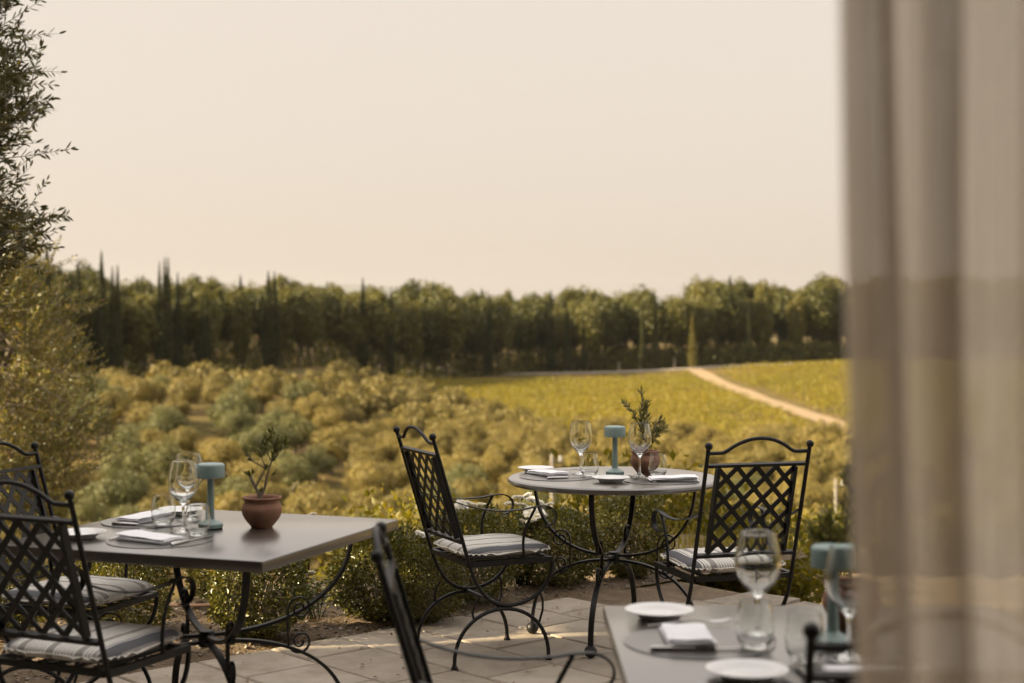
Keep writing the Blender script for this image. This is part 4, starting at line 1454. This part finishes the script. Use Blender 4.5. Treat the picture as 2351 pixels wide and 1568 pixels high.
# ------------------------------------------------------------------ the two near olive trees on the left
def olive_tree(name, label, base, prof, sprays, seed, leafmat, leafL, trunk_h, z0, z1, upright, view=(-.2, 1.0), lean=(0, 0)):
    """prof(z, angle) -> crown radius; sprays of twigs with paired leaves fill the outer part of the crown"""
    rr = np.random.default_rng(seed)
    bx, by, bz = base
    t = thing(name, label, 'olive tree', base, 0)
    mb = MB()
    tr = catmull([(0, 0, -.2), (.06, .02, trunk_h * .3), (-.04, .05, trunk_h * .65), (.03, 0, trunk_h)], 6)
    mb.tube(tr, [.17 - .004 * k for k in range(len(tr))], 12)
    Ps, Ds = [], []
    limbs = []
    for k in range(9):
        a = 2 * math.pi * k / 9 + rr.uniform(-.3, .3)
        zz = z0 + (z1 - z0) * rr.uniform(.2, .95)
        rad = prof(zz, a) * .6
        end = Vector((math.cos(a) * rad, math.sin(a) * rad, zz))
        path = catmull([(0, 0, trunk_h * .8), Vector((math.cos(a) * rad * .45, math.sin(a) * rad * .45, trunk_h + (zz - trunk_h) * .5)), end], 6)
        mb.tube(path, [.07 - .0045 * q for q in range(len(path))], 8)
        limbs += path[4:]
    tw = MB()
    for s in range(sprays):
        a = rr.uniform(0, 2 * math.pi)
        zz = z0 + (z1 - z0) * rr.random()
        R_ = prof(zz, a)
        rad = R_ * (.35 + .55 * rr.random() ** .6)
        p = Vector((math.cos(a) * rad, math.sin(a) * rad, zz))
        lim = min(limbs, key=lambda q: (q - p).length)
        outd = Vector((math.cos(a), math.sin(a), 0))
        if rr.random() < .55:
            tw.tube(catmull([lim, lim.lerp(p, .5) + Vector((0, 0, .05)), p], 3), [.012, .011, .010, .009, .008, .007, .006], 5, cap=False)
        for q in range(rr.integers(4, 7)):
            d = (outd * rr.uniform(.3, 1.0) + Vector(rr.normal(size=3)) * .45 + Vector((0, 0, upright))).normalized()
            L = rr.uniform(.16, .34)
            bend = Vector(rr.normal(size=3)) * .06 + Vector((0, 0, .05))
            st = p + Vector(rr.normal(size=3)) * .06
            path = [st, st + d * L * .5 + bend * .35, st + d * L + bend]
            tw.tube(path, [.0035, .0025, .0012], 4, cap=False)
            m_ = int(L / .02)
            for i_ in range(m_):
                f = (i_ + 1) / m_
                pp = path[0].lerp(path[1], f * 2) if f < .5 else path[1].lerp(path[2], f * 2 - 1)
                o_ = Vector(rr.normal(size=3))
                o_ = (o_ - d * o_.dot(d)).normalized()
                for sg in (1, -1):
                    if rr.random() < .85:
                        Ps.append(pp)
                        Ds.append(d * .8 + o_ * sg * (.85 if f < .95 else .2) + Vector((0, 0, .1)))
    ob('trunk', mb.mesh('trunk', M['bark']), t)
    ob('twigs', tw.mesh('twigs', M['stem']), t)['kind'] = 'stuff'
    n_ = len(Ps)
    L = leafL * (.65 + .5 * rng.random(n_))
    fo = ob('crown', leaf_mesh('crown', leafmat, np.array(Ps), np.array(Ds), L, L * .27, fold=.12, long=True), t)
    fo['kind'] = 'stuff'
    return t

def prof_up(z, a):      # z local; visible side is a ~ 0
    zs_ = [1.9, 2.05, 2.25, 2.6, 2.85, 3.1, 3.3, 3.6, 4.0, 4.8, 5.4]
    rs_ = [.62, .88, .97, .98, .75, .75, .92, .78, .78, .68, .2]
    return float(np.interp(z, zs_, rs_)) * (1 + .10 * math.sin(3 * a + z * 5) * (abs(math.sin(a / 2))))
gz0 = float(ground_z(-3.95, 9.6))
olive_tree('olive_tree', 'tall dark olive tree whose leafy sprays reach in from the upper left', (-3.95, 9.6, gz0), prof_up, 460, 4, M['leaf_olive_near'], .064, 1.6, 2.12, 5.2, .25)
def prof_lo(z, a):
    zs_ = [.5, 1.0, 1.8, 2.4, 2.9, 3.3, 3.6, 3.9]
    rs_ = [.9, 1.35, 1.45, 1.35, 1.2, .95, .7, .25]
    return float(np.interp(z, zs_, rs_)) * (1 + .12 * math.sin(4 * a + z * 4))
gz1 = float(ground_z(-5.6, 15.2))
olive_tree('olive_tree', 'bushy golden green olive tree on the slope at the left edge', (-5.55, 15.2, gz1), prof_lo, 720, 8, M['leaf_olive_sunlit'], .052, 1.0, .6, 3.7, .55)

def prof_side(z, a):
    return float(np.interp(z, [1.2, 1.8, 3.0, 4.2, 5.0], [.9, 1.45, 1.6, 1.2, .3]))
olive_tree('olive_tree', 'unseen olive tree added at the left to dapple the terrace with shade', (-5.3, 7.8, float(ground_z(-5.3, 7.8))), prof_side, 230, 12, M['leaf_olive_near'], .075, 1.4, 1.3, 4.9, .3)  # added out of view to break up the sun on the terrace

# ------------------------------------------------------------------ olive grove, vineyard and wood
def crown_arrays(seed, rx, rz, clumps, per, leaf, flat=1.0, dense=.15):
    rr = np.random.default_rng(seed)
    c = unit(rr.normal(size=(clumps, 3)))
    c *= (.48 + .24 * rr.random((clumps, 1)))
    c[:, 2] = np.where(c[:, 2] < -.55, -.55 + .15 * rr.random(clumps), c[:, 2])
    cr = .24 + .14 * rr.random(clumps)
    ci = np.repeat(np.arange(clumps), per)
    q = unit(rr.normal(size=(len(ci), 3)))
    p = c[ci] + q * (cr[ci] * (.55 + .5 * rr.random(len(ci))))[:, None]
    P = p * np.array([rx, rx, rz])
    D = unit(q * .6 + rr.normal(size=(len(ci), 3)) * .7 + np.array([0, 0, .25]))
    L = leaf * (.6 + .8 * rr.random(len(ci)))
    return leaf_arrays(P, D, L, L * .6, fold=.1, normal=q * .8 + unit(p) * .9 + rr.normal(size=(len(ci), 3)) * .28)

def tree_proto(seed, rx, rz, zc, clumps, per, leaf, mat, trunk_r, trunk_h, wob=.2):
    V, T, t = crown_arrays(seed, rx, rz, clumps, per, leaf)
    V[:, 2] += zc
    crown = np_mesh('crown', V, T, mat, t)
    rr = random.Random(seed)
    mb = MB()
    pts = catmull([(0, 0, -.5), (rr.uniform(-wob, wob), rr.uniform(-wob, wob), trunk_h * .5), (rr.uniform(-wob, wob), rr.uniform(-wob, wob), trunk_h)], 4)
    mb.tube(pts, [trunk_r * (1 - .06 * k) for k in range(len(pts))], 7)
    for k in range(4):
        a = k * 1.57 + rr.uniform(-.4, .4)
        mb.tube([pts[-2], pts[-1] + Vector((math.cos(a) * rx * .4, math.sin(a) * rx * .4, rz * .5))], [trunk_r * .5, trunk_r * .2], 5)
    return crown, mb.mesh('trunk', M['bark'])

GOLD = [tree_proto(40 + k, 1.75, 1.45, 1.75, 36, 300, .11, M['leaf_grove'], .17, 1.4) for k in range(4)]
GREY = [tree_proto(50 + k, 1.9, 1.6, 1.95, 36, 300, .11, M['leaf_grove_grey'], .17, 1.5) for k in range(3)]

def place_tree(name, protos, k, x, y, s, rz, label, cat, group, sz=1.):
    cr, tr = protos[k % len(protos)]
    t = thing(name, label, cat, (x, y, float(ground_z(x, y))), rz, group)
    t.scale = (s, s, s * sz)
    ob('trunk', tr, t)
    ob('crown', cr, t)
    return t

FX = 1175.5 / 3496.
tr_ = random.Random(17)
def grove_right(y):        # right-hand boundary of the grove against the vineyard
    if y > 160:
        return 7 - (y - 160) * .235
    return 999
specs = []
cnt = 0
yy = 79.0
row = 0
while yy < 262:
    step = 4.7 if yy < 130 else 5.1
    x = -(FX + .03) * yy - tr_.random() * step
    while x < (FX + .03) * yy:
        px, py = x + tr_.gauss(0, .9), yy + tr_.gauss(0, .9)
        vis = abs(px / py) < FX + .02
        xf = 1175.5 + 3496 * px / py
        wood_front = 235 + .8 * (px + 60) if px < 60 else 345
        hillside = float(sstep((-px - 8 - .05 * (py - 150)) / 22.) * sstep((py - 104) / 50.))
        hidden = (hillside > .8 and py > 190)
        if vis and px < grove_right(py) and py < wood_front - 8 and not hidden and tr_.random() < .93:
            grey = (xf < 720 and tr_.random() < .52 and (py > 112 or xf < 300)) or tr_.random() < .06
            s = tr_.uniform(.92, 1.25)
            specs.append((py, px, grey, s, tr_.uniform(0, 6.28), tr_.uniform(.85, 1.12), cnt))
            cnt += 1
        x += step
    yy += step * .95
    row += 1
specs.sort()
for py, px, grey, s, rz_, sz__, k in specs[:296]:
    if grey:
        place_tree('olive_tree', GREY, k, px, py, s, rz_, 'grey green olive tree in the grove below the wood', 'olive tree', 'grey green olive trees of the grove', sz__)
    else:
        place_tree('olive_tree', GOLD, k, px, py, s, rz_, 'golden olive tree in the grove beyond the terrace', 'olive tree', 'golden olive trees of the grove', sz__)
# the farthest olives read as one mass
fv, ft, fc, off = [], [], [], 0
far_proto = [crown_arrays(140 + k, 1.8, 1.5, 34, 48, .27) for k in range(3)]
for py, px, grey, s, rz_, sz__, k in specs[296:]:
    V, T, t = far_proto[k % 3]
    c_, s_ = math.cos(rz_), math.sin(rz_)
    W = np.stack([(V[:, 0] * c_ - V[:, 1] * s_) * s + px, (V[:, 0] * s_ + V[:, 1] * c_) * s + py, (V[:, 2] + 1.75) * s * sz__ + float(ground_z(px, py))], -1)
    fv.append(W); ft.append(T + off); fc.append(t * .6 + .4 * ((k * 37) % 100) / 100)
    off += len(V)
fo = ob('distant_grove', np_mesh('distant_grove', np.concatenate(fv), np.concatenate(ft), M['leaf_grove'], np.concatenate(fc)))
fo['kind'] = 'stuff'
fo['label'] = 'farthest olive trees of the grove where it meets the wood and the vineyard'
fo['category'] = 'olive grove'

# vineyard: rows of vines on both sides of the earth track
VP, VD, VL = [], [], []
vr = np.random.default_rng(33)
for y in np.arange(150, 346, 2.4):
    for x0, x1 in ((max(grove_right(y) + 2.5, 8 - 60) if y > 160 else 40., 36.6 if y > 170 else 38), (43.4, 118)):
        if y < 163 and x1 < 60:
            x0 = 6 + (163 - y) * 1.2
        x0 = max(x0, -(FX + .02) * y)
        x1 = min(x1, (FX + .05) * y + 6)
        if x1 - x0 < 2:
            continue
        n_ = int((x1 - x0) * 26)
        px = vr.uniform(x0, x1, n_)
        py = y + vr.normal(size=n_) * .26
        gap = (vnoise(np.stack([px * .35, py * .2, px * 0], -1)) > .22) & (py < np.interp(px, [-30, -12, 8, 24, 38, 60, 100], [333, 331, 334, 338, 343, 352, 372]) - np.interp(px, [20, 70], [31, 14]))
        px, py = px[gap], py[gap]
        hgt = (.35 + 1.25 * vr.random(len(px)) ** .7) * (.85 + .3 * vnoise(np.stack([px * .5, py, px * 0], -1)))
        VP.append(np.stack([px, py, ground_z(px, py) + hgt], -1))
VP = np.concatenate(VP)
n_ = len(VP)
VD = vr.normal(size=(n_, 3)) + np.array([0, 0, .3])
vo = ob('vineyard', leaf_mesh('vineyard', M['leaf_vine'], VP, VD, (.15 + .20 * vr.random(n_)), .15 + .13 * vr.random(n_), fold=.15))
vo['kind'] = 'stuff'
vo['label'] = 'rows of yellowing vines filling the field below the wood'
vo['category'] = 'vineyard'
print('vines', n_)

# wood beyond: holm oaks, pines and cypresses
OAK = [tree_proto(60 + k, 3.8, 5.6, 8.2, 64, 95, .46, M['leaf_wood'], .32, 7.0, .5) for k in range(4)]
TALL = [tree_proto(70 + k, 2.7, 6.6, 7.6, 60, 90, .44, M['leaf_wood'], .28, 7.0, .4) for k in range(2)]
def cypress_proto(seed, h, r, conic=False):
    rr = np.random.default_rng(seed)
    n_ = 3600
    z = rr.random(n_) ** .8
    prof = np.where(z < .18, .55 + 2.5 * z, 1.0) * ((1 - z) ** .8 * 1.08 if not conic else (1 - z) * 1.1)
    a = rr.uniform(0, 6.283, n_)
    lump = .82 + .36 * vnoise(np.stack([np.cos(a) * 2 + 9, np.sin(a) * 2 + 9, z * 9 + seed], -1))
    rad = r * prof * lump * (.75 + .3 * rr.random(n_))
    P = np.stack([np.cos(a) * rad, np.sin(a) * rad, .4 + z * h], -1)
    tap = (1 - .8 * z)[:, None]
    D = np.stack([np.cos(a) * .4, np.sin(a) * .4, np.ones(n_)], -1) * np.concatenate([tap, tap, np.ones((n_, 1))], 1) + rr.normal(size=(n_, 3)) * .22 * tap
    L = (.45 + .45 * rr.random(n_)) * (1 - .62 * z)
    V, T, t = leaf_arrays(P, D, L, L * .4, fold=.2)
    mb = MB().tube([(0, 0, -.5), (0, 0, h * .5), (0, 0, h * .9)], [.22, .14, .04], 7)
    return np_mesh('crown', V, T, M['leaf_cypress'], t), mb.mesh('trunk', M['bark'])
CYP = [cypress_proto(80 + k, 16, 1.15) for k in range(3)]
M['leaf_cypress_pale'] = foliage('pale_cypress_needles', [(0, (.08, .075, .016)), (.6, (.14, .118, .026)), (1, (.20, .16, .04))], trans=.15, objrand=.2)
PALE = (CYP[0][0].copy(), CYP[0][1])
PALE[0].materials[0] = M['leaf_cypress_pale']
FIR = [cypress_proto(90 + k, 15, 2.5, True) for k in range(2)]

def wood_front_y(x):
    return float(np.interp(x, _wx, _wy))

# cypresses that stand out in the photograph: (pixel-free) bearing and height
SKX = [0, 100, 200, 300, 400, 600, 700, 850, 950, 1100, 1190, 1250, 1400, 1600, 1750, 1900, 2300]
SKY_ = [592, 592, 616, 634, 640, 632, 648, 656, 643, 663, 680, 668, 654, 638, 636, 632, 632]
wood_cnt = 0
for rowi in range(6):
    x = -150.0
    while x < 150:
        px = x + tr_.gauss(0, 1.4)
        py = wood_front_y(px) + 3 + rowi * 7.5 + tr_.gauss(0, 1.5)
        inview = abs(px / py) < FX + .02
        shade = px < -60 and rowi < 3 and py > 100        # trees left of the frame shade the upper grove
        if (inview and rowi < 5) or (shade and not inview and tr_.random() < .75):
            q = tr_.random()
            # height: what the skyline of the wood has at this bearing, front trees a little lower
            skyl = float(np.interp(1175.5 + 3496 * px / py, SKX, SKY_))
            hgt = CAM_H + (713 - skyl) / 3496 * py - float(ground_z(px, py))
            hgt *= tr_.uniform(.80, 1.07) * (.92 + .025 * rowi)
            rz_ = tr_.uniform(0, 6.28)
            if q < .68:
                s = hgt / 13.6
                place_tree('holm_oak', OAK, wood_cnt, px, py, s, rz_, 'dense broadleaf tree in the dark wood beyond the fields', 'tree', 'broadleaf trees of the wood')
            elif q < .86:
                place_tree('broadleaf_tree', TALL, wood_cnt, px, py, hgt / 14.0, rz_, 'tall slender broadleaf tree in the dark wood', 'tree', 'slender broadleaf trees of the wood')
            elif q < .93:
                place_tree('conifer', FIR, wood_cnt, px, py, hgt / 15.5, rz_, 'broad conical conifer in the dark wood', 'tree', 'conical conifers of the wood')
            else:
                place_tree('cypress', CYP, wood_cnt, px, py, hgt / 16.5, rz_, 'dark cypress half lost among the broadleaf trees of the wood', 'cypress', 'cypresses among the broadleaf trees')
            wood_cnt += 1
        slope = (wood_front_y(x + 1) - wood_front_y(x - 1)) / 2
        x += (6.4 if rowi else 5.0) / math.hypot(1, slope)
print('wood trees', wood_cnt)

# single cypresses standing in front of the wood; bearing = x/y, then height of the tip
def cypress_at(bear, ytop, label, grp=None, wide=1.0, ahead=5.0):
    # find where this bearing meets the front of the wood
    y = 340.0
    for _ in range(40):
        y = wood_front_y(bear * y) - ahead
    x = bear * y
    g = float(ground_z(x, y))
    tip = CAM_H + ytop * y
    s = (tip - g) / 15.2
    wide *= .85
    cr, tr = CYP[int(abs(bear) * 1000) % 3] if 'pale golden' not in label else PALE
    t = thing('cypress', label, 'cypress', (x, y, g), bear * 50, grp or 'slim cypresses before the wood')
    t.scale = (s * wide, s * wide, s)
    ob('trunk', tr, t)
    ob('crown', cr, t)
f_ = 3496.
def B(xv):
    return (xv - 1175.5) / f_
def Z(yv):
    return (713 - yv) / f_
for xv, yv, lab, wd in [
    (108, 585, 'cypress beside the leaf sprays at the far left, tallest against the sky', 1.1), (180, 618, 'cypress just right of the leftmost tall cypress', 1.), (233, 600, 'lone slim cypress rising above the wood left of the pair', .95),
    (258, 634, 'left one of the close cypress pair at the left of the wood', .9), (270, 630, 'right one of the close cypress pair at the left of the wood', .9), (366, 622, 'left one of the three cypress tips crowded together', .7),
    (378, 612, 'middle one of the three cypress tips crowded together', .7), (386, 613, 'right one of the three cypress tips crowded together', .75), (408, 645, 'dark cypress just right of the three crowded tips', .9),
    (465, 685, 'shorter left cypress of the low dark pair', .75), (476, 683, 'shorter right cypress of the low dark pair', .75), (616, 640, 'left tip of the broad cypress pair above the pot', 1.), (630, 642, 'right tip of the broad cypress pair above the pot', 1.),
    (833, 655, 'solitary dark cypress standing out left of the middle of the wood', 1.), (898, 675, 'slim cypress right of the solitary dark one', .7), (1123, 690, 'cypress left of the middle gap in the treetops', .9), (1265, 683, 'tall cypress near the middle of the wood', .85),
    (1302, 715, 'broad cypress right of the tall middle one', 1.15), (1340, 725, 'small cypress in the middle of the wood', .7), (1505, 690, 'cypress tip left of the pale cypress', .8), (1475, 695, 'left tip of the cypress cluster before the pale cypress', .7), (1720, 700, 'cypress in the right part of the wood', .8), (1590, 725, 'pale golden cypress standing forward of the wood near the earth track', 1.35)]:
    cypress_at(B(xv), Z(yv), lab, wide=wd, ahead=5. if xv != 1590 else 8.)

# dark undergrowth at the foot of the wood
n_ = 26000
xx = vr.uniform(-100, 115, n_)
yy_ = np.array([wood_front_y(x) for x in xx]) + vr.normal(size=n_) * 2.5 + 2
hz = vr.random(n_) ** 1.3 * 5.0
P = np.stack([xx, yy_, ground_z(xx, yy_) + hz], -1)
uo = ob('undergrowth', leaf_mesh('undergrowth', M['leaf_wood'], P, vr.normal(size=(n_, 3)) + np.array([0, 0, .3]), .45 + .4 * vr.random(n_), .3 + .2 * vr.random(n_)))
uo['kind'] = 'stuff'
uo['label'] = 'dark undergrowth along the foot of the wood'
uo['category'] = 'undergrowth'

# posts beside the gravel road
for k, (x, dy, h, lab) in enumerate([(-14, 6, 2.0, 'pale post at the left end of the gravel road'), (-9, 6, 2.2, 'second pale post from the left along the road'), (12, 7, 1.8, 'pale post left of the road bend'), (24, 7, 2.2, 'left post of the pair near the road bend'), (29, 7, 2.2, 'right post of the pair near the road bend'), (37, 7, 2.4, 'taller pale post where track and road meet')]):
    y = float(np.interp(x, [-30, -12, 8, 24, 38, 60], [333, 331, 334, 338, 343, 352])) + dy * .6
    mb = MB().tube([(0, 0, -.3), (.02, 0, h * .5), (0, 0, h)], [.14, .13, .12], 8)
    mb.sphere((0, 0, h), .13, 8, 4)
    tag(ob('fence_post', mb.mesh('fence_post', M['post_wood']), None, (x, y, float(ground_z(x, y)))), lab, 'post', 'posts beside the gravel road')

# utility poles in the grove
def utility_pole(label, x, y, h):
    t = thing('utility_pole', label, 'utility pole', (x, y, float(ground_z(x, y)) - .3), .2)
    ob('pole', MB().tube([(0, 0, 0), (0, 0, h * .5), (0, 0, h)], [.10, .085, .07], 12).mesh('pole', M['concrete']), t)
    a = ob('cross_arm', MB().box(.14, -.02, h - .35, .5, .06, .06).mesh('cross_arm', M['timber'], smooth=False), t)
    for dx in (.34,):
        ob('insulator', MB().lathe([(0, h - .30), (.05, h - .30), (.09, h - .26), (.05, h - .2), (.085, h - .15), (.04, h - .08), (0, h - .06)], 10, (dx, -.03, 0)).mesh('insulator', M['ceramic']), a)
g = float(ground_z(1.66, 63))
utility_pole('pale utility pole in the grove behind the rim of the round table', 1.66, 63, (CAM_H - (1043 - 713) / f_ * 63) - g + .3)
g = float(ground_z(15.9, 75))
utility_pole('thin pale utility pole in the grove beside the curtain', 15.95, 75, (CAM_H - (1100 - 713) / f_ * 75) - g + .3)

# ------------------------------------------------------------------ far hills and the evening haze
hx_ = np.linspace(-9000, 9000, 120)
prof_h = 60 + 290 * np.exp(-((hx_ + 2100) / 1500.) ** 2) + 110 * np.exp(-((hx_ - 900) / 1600.) ** 2) + 40 * vnoise(np.stack([hx_ * .0012, hx_ * 0, hx_ * 0], -1))
hv, ht = [], []
for q, (yy_, k_) in enumerate(((16500, 0.), (18000, .55), (19500, 1.), (21500, .5))):
    for x_, h_ in zip(hx_, prof_h):
        hv.append((x_, yy_, -32 + h_ * k_ + (0 if k_ == 0 else 12 * math.sin(x_ * .004 + q))))
for q in range(3):
    for i_ in range(119):
        a_ = q * 120 + i_
        ht += [(a_, a_ + 1, a_ + 121), (a_, a_ + 121, a_ + 120)]
structure(ob('hills', np_mesh('hills', np.array(hv), np.array(ht), M['hill'], smooth=True)))
hzm, nt_, out_ = new_mat('evening_haze')
pv_ = N(nt_, 'ShaderNodeVolumePrincipled', Density=HAZE, Anisotropy=0.2)
pv_.inputs['Color'].default_value = (.46, .46, .485, 1)
nt_.links.new(pv_.outputs[0], out_.inputs['Volume'])
hb = MB().box(0, 11000, 210, 24000, 24000, 500)
hb = ob('haze', hb.mesh('haze', hzm, smooth=False))
hb['kind'] = 'stuff'
hb['label'] = 'thin warm evening haze over the valley'
hb['category'] = 'haze'
